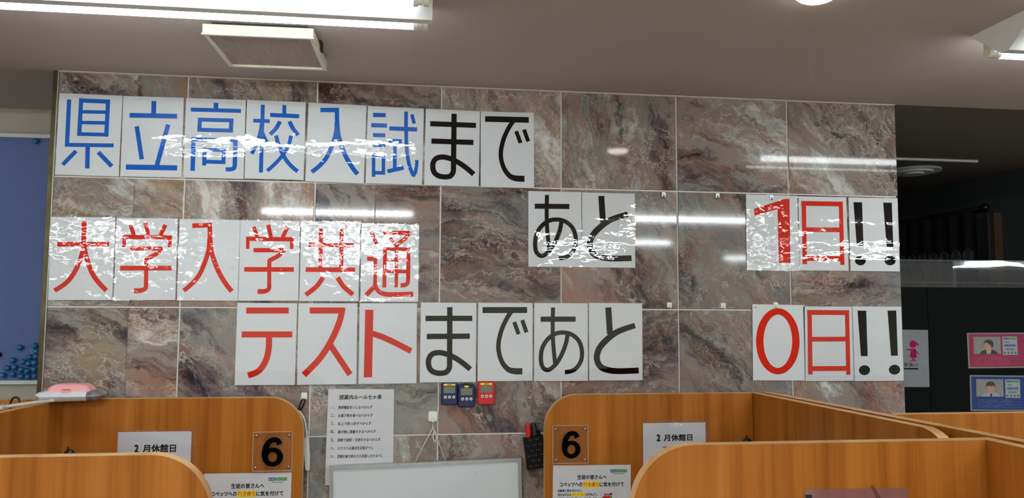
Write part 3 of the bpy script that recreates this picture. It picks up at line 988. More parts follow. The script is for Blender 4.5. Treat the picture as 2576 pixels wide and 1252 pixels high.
sheet(27, 'matte white sheet with red character 日 in the lower countdown, beside the zero', 'ink_red', 'film_flat', G5, amp=0.0001)
sheet(28, 'white sheet with two black exclamation marks, lower right of the wall', 'ink_black', 'film_flat', G5, amp=0.0001)

# ------------------------------------------------------------------ wall hooks
hookn = [(1.745, 1.985, 'clear', 'small clear hook, leftmost of the pair below the upper joint line'),
         (1.959, 1.986, 'clear', 'small clear hook midway between the black と sheet and the red 1 sheet'),
         (2.176, 1.985, 'clear', 'small clear hook holding the red number 1 sheet'),
         (1.763, 1.567, 'white', 'small white square hook, leftmost on the lower joint line'),
         (1.974, 1.566, 'white', 'small white square hook left of the red number 0 sheet'),
         (2.184, 1.570, 'white', 'small white square hook holding the red number 0 sheet')]
for x, z, kind, lab in hookn:
    t = thing('wall_hook', lab, 'hook', (x, 0, z), group='small adhesive wall hooks')
    mt = 'white_plastic' if kind == 'white' else 'alu'
    w = 0.0095 if kind == 'white' else 0.008
    MB().bevel_box(-w, w, -0.0068, -0.0055 if kind == 'x' else 0.0, -0.010, 0.010, 0.002).build('base_plate', mt, t)
    hk = MB()
    hk.tube([(0, -0.006, 0.0), (0, -0.009, -0.004), (0, -0.012, -0.010), (0, -0.016, -0.012), (0, -0.019, -0.008)], 0.0022)
    hk.build('prong', mt, t, True)

# ------------------------------------------------------------------ rules sheet
t = thing('rules_sheet', 'white sheet of seven brush-written class rules left of the whiteboard', 'notice', (0.509, 0, 0.932))
W_, H_ = 0.236, 0.333
rp = MB()
rp.prism([(0, 0), (0.235, 0.0), (0.2345, 0.330), (0.004, 0.333)], -0.0040, -0.0030)
rp.build('paper', 'paper2', t)
film_mesh(0.230, 0.3295, 0.0003, 10, 77.0, -0.0050).build('laminate_film', 'film_flat', t, 'keep_smooth')
text_poly('授業内ルール七ヶ条', 0.042, 0.295, 0.150, 0.017, -0.0042, 0.05, parent=t, shear=0.15)
lines = ['一、携帯電話をいじるべからず', '二、お菓子等を食べるべからず', '三、机上で突っ伏すべからず', '四、掲示物に落書きするべからず',
         '五、無断で遅刻・欠席をするべからず', '六、小テストは満点を目指すべし', '七、問題を解き終えたら見直しをするべし']
wd = [0.145, 0.147, 0.142, 0.159, 0.175, 0.151, 0.185]
for k, (s, w) in enumerate(zip(lines, wd)):
    # the number stands apart from its rule
    text_poly(s[:2], 0.0145 + 0.0003 * k, 0.2635 - 0.0283 * k, 0.013, 0.0105 if k not in (0,) else 0.004, -0.0042, 0.04, parent=t)
    text_poly(s[2:], 0.040, 0.262 - 0.0283 * k, w - 0.026, 0.0115, -0.0042, 0.04, parent=t, shear=0.12)
text_poly('以', 0.0155, 0.0465, 0.011, 0.0105, -0.0042, 0.012, parent=t)

# ------------------------------------------------------------------ cord on its white hook
t = thing('wall_hook', 'white square hook holding a black cable tie above the left booth', 'hook', (0.431, 0, 1.241))
MB().bevel_box(-0.0105, 0.0105, -0.007, 0, -0.012, 0.012, 0.003).build('base_plate', 'white_plastic', t)
hk = MB()
hk.tube([(0, -0.006, 0.0), (0, -0.010, -0.006), (0, -0.015, -0.011), (0, -0.020, -0.008)], 0.003)
hk.build('prong', 'white_plastic', t, True)
t = thing('hanging_switch_cord', 'white cord with in-line switch hanging from a black loop beside the left booth', 'cord', (0.431, -0.015, 1.235))
lp = MB()
lp.tube([(-0.016, -0.004, -0.048), (-0.015, -0.004, -0.034), (-0.008, -0.004, -0.012), (-0.002, -0.004, -0.002), (0.003, -0.004, -0.004),
         (0.004, -0.004, -0.014), (-0.003, -0.002, -0.030), (-0.014, -0.002, -0.046)], 0.0028)
lp.build('cable_tie', 'black_plastic', t, True)
cd = MB()
pts, _ = catmull([(-0.018, -0.003, -0.040), (-0.010, -0.003, -0.050), (0.003, -0.003, -0.070), (0.010, -0.003, -0.100), (0.0125, -0.003, -0.128)], [1] * 5, 5)
cd.tube(pts, 0.0036)
cd.build('cord', 'cord_white', t, True)
rf = MB()
for k in range(6):
    rf.cyl((0.0125 + 0.0003 * k, -0.003, -0.112 - 0.0036 * k), (0.0127 + 0.0003 * k, -0.003, -0.1145 - 0.0036 * k), 0.0050)
rf.build('strain_relief', 'cord_white', t)
sw = MB()
sw.prism([(0.008, -0.138), (0.011, -0.132), (0.018, -0.132), (0.022, -0.140), (0.027, -0.205), (0.0265, -0.246), (0.0135, -0.246), (0.0085, -0.205), (0.0055, -0.150)][::-1], -0.010, 0.006)
sw.build('switch_housing', 'cord_white', t)
MB().box(0.0148, 0.0155, -0.0106, -0.010, -0.245, -0.135).build('housing_seam', 'alu', t)

# ------------------------------------------------------------------ timers
tm = [((0.910, 0.968, 1.207, 1.285), 'navy_plastic', 'navy timer with wide yellow label, left of the three timers', True),
      ((0.970, 1.031, 1.198, 1.278), 'navy_plastic', 'navy timer with tiny yellow label, middle of the three timers', False),
      ((1.041, 1.102, 1.206, 1.287), 'red_plastic', 'red timer under the bottom row of sheets', True)]
for (x0, x1, z0, z1), mt, lab, wide in tm:
    cx, w, h = (x0 + x1) / 2, (x1 - x0) / 2, z1 - z0
    yb = -0.003 if wide else -0.004
    t = thing('timer', lab, 'timer', (cx, 0, z0), group='digital timers')
    MB().bevel_box(-w, w, -0.022, -0.002, 0, h, 0.006, 4).build('case', mt, t)
    MB().bevel_box(-0.0205, 0.0205, -0.0228, -0.0218, h - 0.037, h - 0.013, 0.001).build('screen', 'lcd', t)
    lw = 0.021 if wide else 0.008
    lb = MB()
    lb.box(-lw, lw, -0.0226, -0.0219, h - 0.010, h - 0.0035)
    lb = lb.build('label', 'yellow_label', t)
    tx = MB()
    for q in range(5):
        tx.rect(-0.008 + q * 0.0034, -0.0056 + q * 0.0034, h - 0.0082, h - 0.0055, -0.0228)
    tx.build('lettering', 'ink_black', lb) if wide else None
    for q in (-1, 0, 1):
        b = MB()
        b.cyl((q * 0.0148 + 0.001, -0.0218, h - 0.0505), (q * 0.0148 + 0.001, -0.0240, h - 0.0505), 0.0056, 0.0052, n=18)
        b = b.build('button', 'white_plastic', t)
        MB().rect(q * 0.0148 - 0.0018, q * 0.0148 + 0.0038, h - 0.0518, h - 0.0492, -0.0242).build('symbol', 'ink_black', b)
dc = MB()
dc.cyl((1.037, 0, 1.248), (1.037, -0.004, 1.248), 0.013, n=24)
tag(dc.build('felt_disc', 'brown_wood'), 'brown round disc on the wall beside the red timer', 'disc')

# ------------------------------------------------------------------ whiteboard with string and hook
wr = math.atan2(0.016, 0.673)
t = thing('whiteboard', 'small whiteboard with grey metal frame hanging by a string between the booths', 'whiteboard', (0.536, 0, 0.552), (0, -wr, 0))
Wb, Hb = 0.673, 0.450
MB().box(0.008, Wb - 0.008, -0.026, -0.012, 0.008, Hb - 0.008).build('board', 'whiteboard', t)
fw = 0.0125
for nm, poly in (('top', [(0, Hb), (fw, Hb - fw), (Wb - fw, Hb - fw), (Wb, Hb)]), ('bottom', [(0, 0), (Wb, 0), (Wb - fw, fw), (fw, fw)]),
                 ('l', [(0, 0), (fw, fw), (fw, Hb - fw), (0, Hb)]), ('r', [(Wb, 0), (Wb, Hb), (Wb - fw, Hb - fw), (Wb - fw, fw)])):
    MB().prism(poly, -0.032, -0.010).build('frame_rail', 'alu', t)
sm = MB()
for q in range(9):
    a, b = random.uniform(0.50, 0.57), random.uniform(0.395, 0.415)
    sm.poly([(a, b), (a + 0.006, b + 0.001), (a + 0.009, b + 0.003), (a + 0.004, b + 0.0022)], -0.0262)
sm.disc((0.503, -0.0262, 0.418), 0.0011, 0.0011, 8)
sm.build('smudge', 'smudge', t)
t = thing('wall_hook', 'white rounded hook carrying the string of the whiteboard', 'hook', (0.8825, 0, 1.146))
MB().bevel_box(-0.0168, 0.0168, -0.010, 0, 0.0, 0.037, 0.008, 5).build('base_plate', 'white_plastic', t)
hk = MB()
hk.tube([(0, -0.009, 0.012), (0, -0.014, 0.008), (0, -0.018, 0.003), (0, -0.017, -0.001)], 0.0042)
hk.build('prong', 'white_plastic', t, True)
t = thing('hanging_string', 'thin string loop running from the white hook down to the whiteboard', 'string', (0.882, -0.012, 1.128))
s1 = MB()
s1.tube([(0, -0.004, 0.018), (0.0005, -0.004, 0.0), (-0.030, -0.006, -0.058), (-0.061, -0.012, -0.119)], 0.0017, 6)
s1.build('strand', 'string', t, True)
s2 = MB()
s2.tube([(0.0005, -0.004, 0.0), (0.016, -0.005, -0.040), (0.047, -0.012, -0.116)], 0.0017, 6)
s2.build('strand', 'string', t, True)
kn = MB()
kn.dome((0, -0.004, -0.001), 0.003, 0.003, 0.003, 10, 6)
kn.build('knot', 'string', t, True)
rg = MB()
pts, _ = catmull([(0.006, -0.005, -0.014), (0.001, -0.005, -0.028), (0.004, -0.005, -0.046), (0.010, -0.005, -0.050), (0.013, -0.005, -0.034), (0.009, -0.005, -0.018), (0.006, -0.005, -0.014)], [1] * 7, 4)
rg.tube(pts, 0.0018, 7)
rg.build('plastic_ring', 'white_plastic', t, True)

# ------------------------------------------------------------------ pen pouch
pa = math.radians(8.0)
t = thing('pen_pouch', 'black studded pen pouch hanging on the wall between whiteboard and right booth', 'pouch', (1.2215, 0, 0.9745), (0, -pa, 0))
pp = MB()
pp.prism([(0, 0), (0.072, 0.0), (0.071, 0.112), (0.030, 0.113), (0.001, 0.113)], -0.034, -0.008)
pp.build('pocket', 'black_leather', t)
MB().box(0.028, 0.066, -0.012, -0.006, 0.105, 0.130).build('back_flap', 'black_leather', t)
for r in range(6):
    for c in range(3):
        x = 0.013 + 0.023 * c + (0.0115 if r % 2 else 0)
        if x > 0.068:
            continue
        z = 0.010 + 0.0185 * r
        st = MB()
        st.tube([(x - 0.006, -0.0345, z + 0.003), (x, -0.0355, z), (x + 0.006, -0.0345, z + 0.003)], 0.0007, 5)
        st.build('stud', 'chrome', t)
for dx, mt, lab, ht in ((0.0095, 'red_plastic', 'red marker pen sticking out of the black pouch', 0.160), (0.0305, 'black_plastic', 'black marker pen sticking out of the black pouch', 0.162)):
    p = thing('marker_pen', lab, 'pen', (1.2215 + dx * math.cos(pa) , -0.021, 0.9745 + 0.02), (0, -pa * 0.4, 0), 'marker pens in the pouch')
    mb = MB()
    mb.cyl((0, 0, 0.0), (0, 0, ht - 0.060), 0.0085, n=18)
    mb.build('barrel', mt, p, True)
    mb = MB()
    mb.cyl((0, 0, ht - 0.060), (0, 0, ht - 0.022), 0.0098, 0.0095, n=18)
    mb.cyl((0, 0, ht - 0.022), (0, 0, ht - 0.016), 0.0095, 0.0075, n=18)
    mb.build('cap', mt, p)
    if 'black' in mt:
        mb = MB()
        mb.tube([(0.003, -0.010, ht - 0.026), (0.003, -0.011, ht - 0.050), (0.007, -0.011, ht - 0.058)], 0.0008, 6)
        mb.build('clip', 'chrome', p)

# ------------------------------------------------------------------ study booths
ZT, TH = 1.245, 0.034
WM = ['wood', 'edge']


def booth(name, label, loc):
    return thing(name, label, 'study booth', loc, group='wooden study booths')


def back_panel(par, w, r, corner):
    return MB().prism(rounded_panel(w, ZT - 0.004, r, corner), 0, TH, 0, 1).build('back_panel', WM, par, loc=(0, 0, 0.004))


def side_panel(par, x, y, ln, ang, r, th=0.032):
    """panel running from (x, y) towards the viewer, turned by ang from the -y axis"""
    o = MB().prism(rounded_panel(ln, ZT - 0.004, r, 'R'), 0, th, 0, 1).build('side_panel', WM, par, loc=(x, y, 0.004), rot=(0, 0, ang))
    return o


A = math.radians(-90)
b1 = booth('study_booth', 'left wooden booth with a black 6 plate, against the marble wall', (-0.333, -0.080, 0))
back_panel(b1, 0.774, 0.118, 'R')
side_panel(b1, -0.029, 0.012, 0.96, A - math.radians(5.0), 0.12)
MB().box(0.0, 0.74, -0.55, -0.002, 0.70, 0.725).build('desk_top', WM, b1)
b2 = booth('study_booth', 'wooden booth back panel in the left foreground with rounded corner', (-0.85, -1.117, 0))
back_panel(b2, 1.247, 0.122, 'R')
MB().box(0.50, 1.20, -0.55, -0.002, 0.70, 0.725).build('desk_top', WM, b2)
b3 = booth('study_booth', 'right wooden booth with a black 6 plate, against the marble wall', (1.276, -0.080, 0))
back_panel(b3, 0.773, 0.118, 'L')
side_panel(b3, 0.773, 0.034, 0.985, A + math.radians(5.6), 0.12)
MB().box(0.05, 0.775, -0.55, -0.002, 0.70, 0.725).build('desk_top', WM, b3)
b4 = booth('study_booth', 'wooden booth back panel in the right foreground holding a pink sleeve', (1.297, -1.117, 0))
back_panel(b4, 0.862, 0.140, 'L')
side_panel(b4, 0.860, 0.034, 0.95, A + math.radians(2.0), 0.12)
MB().box(0.05, 0.855, -0.55, -0.002, 0.70, 0.725).build('desk_top', WM, b4)
b5 = booth('study_booth', 'wooden booth at the right edge below the dark partition posters', (2.10, -0.045, 0))
MB().prism(rounded_panel(2.1, ZT - 0.004, 0.12, 'R'), 0, 0.036, 0, 1).build('side_panel', WM, b5, loc=(0, 0, 0.004), rot=(0, 0, A + math.radians(6.2)))
MB().prism(rounded_panel(0.95, ZT - 0.004, 0.12, ''), 0, TH, 0, 1).build('back_panel', WM, b5, loc=(0.12, -0.635, 0.004))
MB().box(0.16, 1.0, -1.2, -0.64, 0.70, 0.725).build('desk_top', WM, b5)
b6 = booth('study_booth', 'wooden booth at the left edge behind the white cord', (-1.30, -0.080, 0))
back_panel(b6, 0.925, 0.12, 'L')
MB().box(0.05, 0.85, -0.55, -0.002, 0.70, 0.725).build('desk_top', WM, b6)

# number plates
YP = -0.0812


def plate(label, x0, x1, z0, z1, nx0, nx1, nz0, nz1):
    t = thing('number_plate', label, 'number plate', (x0, YP, z0), group='booth number plates')
    w, h = x1 - x0, z1 - z0
    MB().bevel_box(0, w, -0.010, -0.005, 0, h, 0.0025, 2).build('acrylic_sheet', 'acrylic', t)
    for e0, e1, g0, g1 in ((0.002, w - 0.002, 0.0, 0.0016), (0.002, w - 0.002, h - 0.0012, h), (0.0, 0.0012, 0.002, h - 0.002), (w - 0.0012, w, 0.002, h - 0.002)):
        MB().box(e0, e1, -0.0103, -0.0048, g0, g1).build('plate_edge', 'acrylic_edge', t)
    sx_, sz_ = (nx1 - nx0) / 202.0, (nz1 - nz0) / 298.0
    dg = MB()
    ring = [(103 + 72 * math.cos(a * math.pi / 18), 97 + 73 * math.sin(a * math.pi / 18)) for a in range(36)]
    stem = catmull([(29, 92), (28, 150), (41, 210), (66, 251), (105, 273), (148, 262), (169, 224)], [58, 58, 57, 52, 47, 50, 57], 6)
    for q, wq, cl_ in ((ring, [50 + 6 * math.cos(a * math.pi / 9) for a in range(36)], True), (stem[0], stem[1], False)):
        dg.stroke([(nx0 - x0 + a * sx_, nz0 - z0 + b * sz_) for a, b in q], [w_ * sx_ for w_ in wq], -0.0105, cl_)
    dg.build('digit', 'ink_black', t, 'keep')
    for sx in (0.011, w - 0.011):
        for sz in (0.013, h - 0.013):
            s = MB()
            s.cyl((sx, 0, sz), (sx, -0.010, sz), 0.0022, n=10)
            s.dome((sx, -0.010, sz), 0.0046, 0.0035, 0.0046, 14, 5, -0.5, 0.0)
            s = s.build('screw', 'chrome', t, True)
            MB().disc((sx, -0.0137, sz), 0.0014, 0.0014, 8).build('screw_socket', 'ink_black', s)
    return t


plate('clear plate with black number 6 on the left booth', 0.278, 0.408, 1.001, 1.132, 0.309, 0.378, 1.017, 1.114)
plate('clear plate with black number 6 on the right booth', 1.302, 1.430, 1.006, 1.139, 1.335, 1.401, 1.024, 1.120)


# closing-day sheets in clear sleeves
def closing(label, x0, x1, z1, tx0, tx1, tz0, tz1, pink, red):
    h = 0.297
    t = thing('closing_day_sheet', label, 'notice', (x0, YP, z1 - h), group='closing-day notices')
    w = x1 - x0
    if pink:
        MB().box(-0.004, w - 0.006, -0.0022, -0.0012, 0.0, h + 0.001).build('backing_sheet', 'pinkpaper', t)
    MB().box(0, w, -0.0032, -0.0023, 0, h).build('paper', 'paper2', t)
    e = 0.010
    film_mesh(w + 0.012, h + 0.006, 0.0004, 7.0, 31.0 + x0, -0.0052, 0.28).build('sleeve', 'sleeve', t, 'keep_smooth')
    text_poly('2', tx0 - x0, tz0 - z1 + h, (tx1 - tx0) * 0.105, tz1 - tz0, -0.0036, 0.09, parent=t)
    text_poly('月休館日', tx0 - x0 + (tx1 - tx0) * 0.20, tz0 - z1 + h, (tx1 - tx0) * 0.80, tz1 - tz0, -0.0036, 0.07, parent=t)
    if red:
        text_poly('2/', 1.703 - x0, 1.041 - z1 + h, 0.030, 0.018, -0.0036, 0.04, mat='ink_magenta', parent=t)
    return t


closing('white and pink closing-day sheet in a clear sleeve, on the left booth', -0.152, 0.078, 1.136, -0.102, 0.030, 1.069, 1.096, True, False)
closing('white closing-day sheet in a clear sleeve, on the right booth', 1.632, 1.866, 1.142, 1.682, 1.816, 1.077, 1.102, False, True)


# notices to students
def notice(label, x0, x1, z1, rot):
    w = x1 - x0
    h = 0.268
    s = w / 0.283
    t = thing('student_notice', label, 'notice', (x0, YP - 0.001, z1), (0, -rot, 0), group='notices to students')
    MB().box(0, w, -0.0022, -0.0012, -h, 0).build('paper', 'paper2', t)
    y = -0.0026
    text_poly('生徒の皆さんへ', 0.088 * s, -0.050 * s, 0.107 * s, 0.0165 * s, y, 0.05, parent=t)
    MB().rect(0.108 * s, 0.168 * s, -0.079 * s, -0.057 * s, -0.0024).build('marker_stripe', 'ink_yellow', t)
    text_poly('コベッツへの', 0.025 * s, -0.075 * s, 0.082 * s, 0.0155 * s, y, 0.05, parent=t)
    text_poly('行き帰り', 0.110 * s, -0.076 * s, 0.056 * s, 0.0165 * s, y, 0.05, mat='ink_orange', parent=t)
    text_poly('に気を付けて', 0.169 * s, -0.076 * s, 0.089 * s, 0.0165 * s, y, 0.05, parent=t)
    text_poly('自動車に気を付けよう。', 0.018 * s, -0.093 * s, 0.088 * s, 0.0095 * s, y, 0.05, parent=t)
    MB().rect(0.066 * s, 0.118 * s, -0.1085 * s, -0.0955 * s, -0.0024).build('marker_stripe', 'ink_yellow', t)
    text_poly('歩きながらの', 0.018 * s, -0.107 * s, 0.048 * s, 0.0095 * s, y, 0.05, parent=t)
    text_poly('スマートフォン', 0.068 * s, -0.107 * s, 0.049 * s, 0.0095 * s, y, 0.05, mat='ink_orange', parent=t)
    text_poly('はやめよう。', 0.119 * s, -0.107 * s, 0.042 * s, 0.0095 * s, y, 0.05, parent=t)
    text_poly('自転車で来る子は特にルールを守ってね。', 0.018 * s, -0.121 * s, 0.146 * s, 0.0095 * s, y, 0.05, parent=t)
    # logo squares
    lx = 0.208 * s
    for q, cch in enumerate('城南コベッツ'):
        a = lx + q * 0.0102 * s
        sq = MB().rect(a, a + 0.0098 * s, -0.0265 * s, -0.0155 * s, -0.0024).build('logo_square', 'ink_navy' if q < 2 else 'ink_green', t)
        text_poly(cch, a + 0.0018 * s, -0.0245 * s, 0.0062 * s, 0.0068 * s, y, 0.01, mat='paper', parent=sq)
    dots = MB()
    for q in range(12):
        dots.rect(lx + 0.010 * s + q * 0.0034 * s, lx + 0.0125 * s + q * 0.0034 * s, -0.0325 * s, -0.0300 * s, -0.0024)
    dots.build('logo_caption', 'ink_navy', t)
    # little framed drawing of a red car with two riders
    px, pz = 0.175 * s, -0.094 * s
    fr = MB()
    e = 0.0008
    pw, ph = 0.054 * s, 0.055 * s
    fr.rect(px, px + pw, pz - e, pz, y).rect(px, px + pw, pz - ph, pz - ph + e, y).rect(px, px + e, pz - ph, pz, y).rect(px + pw - e, px + pw, pz - ph, pz, y)
    fr = fr.build('picture_frame_line', 'photo_grey', t)
    cr = MB()
    cr.poly([(px + 0.004 * s, pz - 0.036 * s), (px + 0.037 * s, pz - 0.036 * s), (px + 0.037 * s, pz - 0.018 * s), (px + 0.031 * s, pz - 0.006 * s), (px + 0.012 * s, pz - 0.006 * s), (px + 0.009 * s, pz - 0.016 * s), (px + 0.004 * s, pz - 0.018 * s)], -0.0024)
    cr.build('car_drawing', 'red_plastic', t)
    MB().poly([(px + 0.012 * s, pz - 0.016 * s), (px + 0.030 * s, pz - 0.016 * s), (px + 0.028 * s, pz - 0.008 * s), (px + 0.014 * s, pz - 0.008 * s)], -0.0026).build('windscreen_drawing', 'photo_grey', t)
    MB().rect(px + 0.032 * s, px + 0.040 * s, pz - 0.030 * s, pz - 0.016 * s, -0.0027).build('coat_drawing', 'ink_green', t)
    MB().disc((px + 0.035 * s, -0.0028, pz - 0.011 * s), 0.005 * s, 0.005 * s).build('head_drawing', 'skin', t)
    MB().poly([(px + 0.030 * s, pz - 0.009 * s), (px + 0.041 * s, pz - 0.011 * s), (px + 0.039 * s, pz - 0.004 * s), (px + 0.033 * s, pz - 0.004 * s)], -0.0029).build('hair_drawing', 'hair', t)
    return t


notice('notice to students with yellow marker, below the plate of the left booth', 0.123, 0.407, 0.9965, -0.006)
notice('notice to students with yellow marker and car drawing, below the plate of the right booth', 1.304, 1.586, 1.000, -0.012)

# black clips in the booth corners
for x, lab in ((-0.300, 'small black cable clip in the corner of the left booth'), (2.020, 'small black cable clip in the corner of the right booth')):
    t = thing('cable_clip', lab, 'clip', (x, YP, 1.062), group='black corner clips')
    b = MB()
    b.dome((0, -0.012, 0.010), 0.016, 0.012, 0.014, 16, 6, -0.5, 0.5)
    b.box(-0.012, 0.012, -0.012, 0.0, -0.012, 0.010)
    b.build('clip_body', 'black_plastic', t)
    b = MB()
    b.cyl((-0.004, -0.014, 0.018), (-0.004, -0.014, 0.032), 0.0025, n=10)
    b.build('clip_pin', 'black_plastic', t)

# ------------------------------------------------------------------ wipes pack on the left booth
t = thing('wet_wipes_pack', 'white wet wipes pack with pink lid lying on the left booth top', 'wipes pack', (-0.285, -0.125, ZT + 0.003), (0, 0, math.radians(1)))
pk = MB()
nx, nz = 26, 12
Lp, Wp = 0.094, 0.052
for sgn in (1, -1):
    for j in range(nz + 1):
        for i in range(nx + 1):
            u, v = -1 + 2 * i / nx, -1 + 2 * j / nz
            edge = max(0.0, (1 - abs(u) ** 10)) ** 0.5 * max(0.0, (1 - abs(v) ** 8)) ** 0.5
            zz = 0.0160 + sgn * 0.0160 * edge + 0.0042 * noise.noise(Vector((u * 3, v * 2.5, 3.3 * sgn))) * edge
            if sgn < 0:
                zz = max(zz, 0.0)
            pk.v.append((u * Lp * (1 + 0.02 * noise.noise(Vector((v * 3, 0, 1)))), v * Wp * (1 - 0.05 * abs(u) ** 3), zz + (0.006 * max(0, abs(u) - 0.86) / 0.14 if u < 0 else 0)))
for q in range(2):
    o = q * (nx + 1) * (nz + 1)
    for j in range(nz):
        for i in range(nx):
            a = o + j * (nx + 1) + i
            pk.f.append((a, a + 1, a + nx + 2, a + nx + 1))
            pk.mi.append(1 if i > nx - 6 else 0)
pk.build('packet', ['pack_film', 'pack_silver'], t, True)
ld = MB()


def rr(w, d, z, r, n=5):
    pts = []
    for cx, cy, a0 in ((w - r, d - r, 0), (-w + r, d - r, 90), (-w + r, -d + r, 180), (w - r, -d + r, 270)):
        for k in range(n + 1):
            a = math.radians(a0 + 90 * k / n)
            pts.append((cx + r * math.cos(a) - 0.004, cy + r * math.sin(a), z))
    return pts


rings = [rr(0.068, 0.040, 0.028, 0.016), rr(0.066, 0.039, 0.034, 0.016), rr(0.056, 0.033, 0.047, 0.015), rr(0.045, 0.027, 0.0525, 0.013)]
k = len(rings[0])
ld.v = sum(rings, [])
for q in range(len(rings) - 1):
    for i in range(k):
        ld.f.append((q * k + i, q * k + (i + 1) % k, (q + 1) * k + (i + 1) % k, (q + 1) * k + i))
        ld.mi.append(0)
ld.f.append(tuple((len(rings) - 1) * k + i for i in range(k)))
ld.mi.append(0)
ld = ld.build('lid', 'pink_plastic', t)
MB().box(-0.018, 0.010, -0.0445, -0.036, 0.0290, 0.0390).build('lid_latch', 'pink_plastic', ld)
MB().box(-0.016, 0.008, -0.0452, -0.0440, 0.0368, 0.0388).build('latch_gap', 'red_plastic', ld)

# white cord and black cable loop along the side of the left booth
t = thing('power_cord', 'white power cord lying along the left booth side panel', 'cord', (-0.34, -0.16, ZT))
cd = MB()
pts, _ = catmull([(0.035, 0.02, 0.006), (0.008, -0.02, 0.007), (-0.022, -0.11, 0.009), (-0.050, -0.23, 0.010), (-0.075, -0.40, 0.008), (-0.10, -0.62, 0.006)], [1] * 6, 6)
cd.tube(pts, 0.0052)
cd.build('cord', 'cord_white', t, True)
cl = MB()
cl.cyl((-0.0415, -0.195, 0.010), (-0.0525, -0.245, 0.010), 0.0085, n=14)
cl.build('cord_clamp', 'white_plastic', t, True)
tp = MB()
tp.box(-0.012, 0.012, -0.05, -0.01, 0.0128, 0.0132)
tp.build('tape', 'sleeve', t)
lp = MB()
pts, _ = catmull([(-0.099, -0.035, -0.022), (-0.099, -0.035, 0.002), (-0.094, -0.035, 0.016), (-0.085, -0.035, 0.021), (-0.076, -0.035, 0.017), (-0.072, -0.035, 0.004)], [1] * 6, 5)
lp.tube(pts, 0.0034)
tag(lp.build('cable_loop', 'black_plastic', None, True, loc=(-0.34, -0.16, ZT)), 'black cable loop rising behind the white cord at the left edge', 'cable')

# pink sleeve and paper clip on the near right booth
t = thing('document_sleeve', 'translucent pink document sleeve on the right foreground panel', 'sleeve', (1.697, -1.117, 0.845))
MB().prism([(0, 0), (0.2535, 0.0), (0.2535, 0.291), (0.245, 0.2945), (0.004, 0.297), (0, 0.293)], -0.0026, -0.0012).build('sleeve_sheet', 'folder', t)
MB().box(0.003, 0.017, -0.0042, -0.0027, 0.250, 0.285).build('black_tab', 'black_plastic', t)
pc = MB()
pts, _ = catmull([(0.005, 0, 0.0), (-0.003, 0, 0.012), (-0.012, 0, 0.029), (-0.0135, 0, 0.033), (-0.0105, 0, 0.034), (-0.008, 0, 0.031), (0.000, 0, 0.016), (0.009, 0, 0.001), (0.0095, 0, -0.004), (0.006, 0, -0.004), (-0.002, 0, 0.009)], [1] * 11, 3)
pc.tube(pts, 0.0006, 6)
tag(pc.build('paper_clip', 'brass', None, True, loc=(1.8735, -1.1215, 1.113)), 'bent brass paper clip on the pink document sleeve', 'paper clip')

# ------------------------------------------------------------------ blue magnet board on the rear wall
YW = 0.70
t = thing('blue_board', 'blue felt notice board with white frame left of the marble wall', 'notice board', (-0.85, YW, 1.238))
MB().box(-1.1, 0.26, -0.016, -0.001, 0.0, 1.042).build('board', 'blue_board', t)
for z0, z1 in ((-0.012, 0.004), (1.034, 1.050)):
    MB().box(-1.12, 0.28, -0.026, -0.001, z0, z1).build('frame_rail', 'steel_white', t)
for x0, x1 in ((-1.12, -1.10), (0.26, 0.28)):
    MB().box(x0, x1, -0.026, -0.001, 0.004, 1.034).build('frame_rail', 'steel_white', t)
mg = [(-0.829, 1.379), (-0.770, 1.386), (-0.789, 1.339), (-0.854, 1.326), (-0.813, 1.319), (-0.874, 1.293), (-0.845, 1.297), (-0.818, 1.287), (-0.795, 1.281),
      (-0.890, 1.264), (-0.851, 1.268), (-0.819, 1.2585), (-0.791, 1.2575), (-0.791, 1.311), (-0.768, 1.315), (-0.764, 1.362), (-0.764, 1.341), (-0.768, 1.287), (-0.764, 1.2595)]
mag = MB()
mag.dome((0, -0.011, 0), 0.0132, 0.011, 0.0132, 20, 10, -0.5, 0.5)
mag = mag.mesh('magnet', 'blue_pearl', True)
ORD = ['leftmost', 'second', 'third', 'fourth', 'fifth', 'sixth']
mrows = [(1.0, 1.275, 'lowest row'), (1.275, 1.305, 'second row from the bottom'), (1.305, 1.335, 'third row from the bottom'),
         (1.335, 1.352, 'fourth row from the bottom'), (1.352, 1.372, 'fifth row from the bottom'), (1.372, 1.5, 'top row')]


def magnet_label(x, z):
    for a, b, nm in mrows:
        if a <= z < b:
            k = sorted(p[0] for p in mg if a <= p[1] < b).index(x)
            return 'blue ball magnet in the cluster on the blue board, %s, %s' % (nm, ORD[k])


for x, z in mg:
    o = bpy.data.objects.new('magnet', mag)
    COL.objects.link(o)
    o.location = (x, YW - 0.016, z)
    tag(o, magnet_label(x, z), 'magnet', 'blue ball magnets')
o = bpy.data.objects.new('magnet', mag)
COL.objects.link(o)
o.location = (-0.810, YW - 0.016, 2.258)
tag(o, 'single blue ball magnet at the top of the blue board', 'magnet')
bm_ = MB()
bm_.cyl((0, 0, 0), (0, -0.012, 0), 0.012, 0.010, n=20)
tag(bm_.build('magnet', 'black_plastic', loc=(-0.913, YW - 0.016, 1.349)), 'small black magnet on the blue board at the left edge', 'magnet')

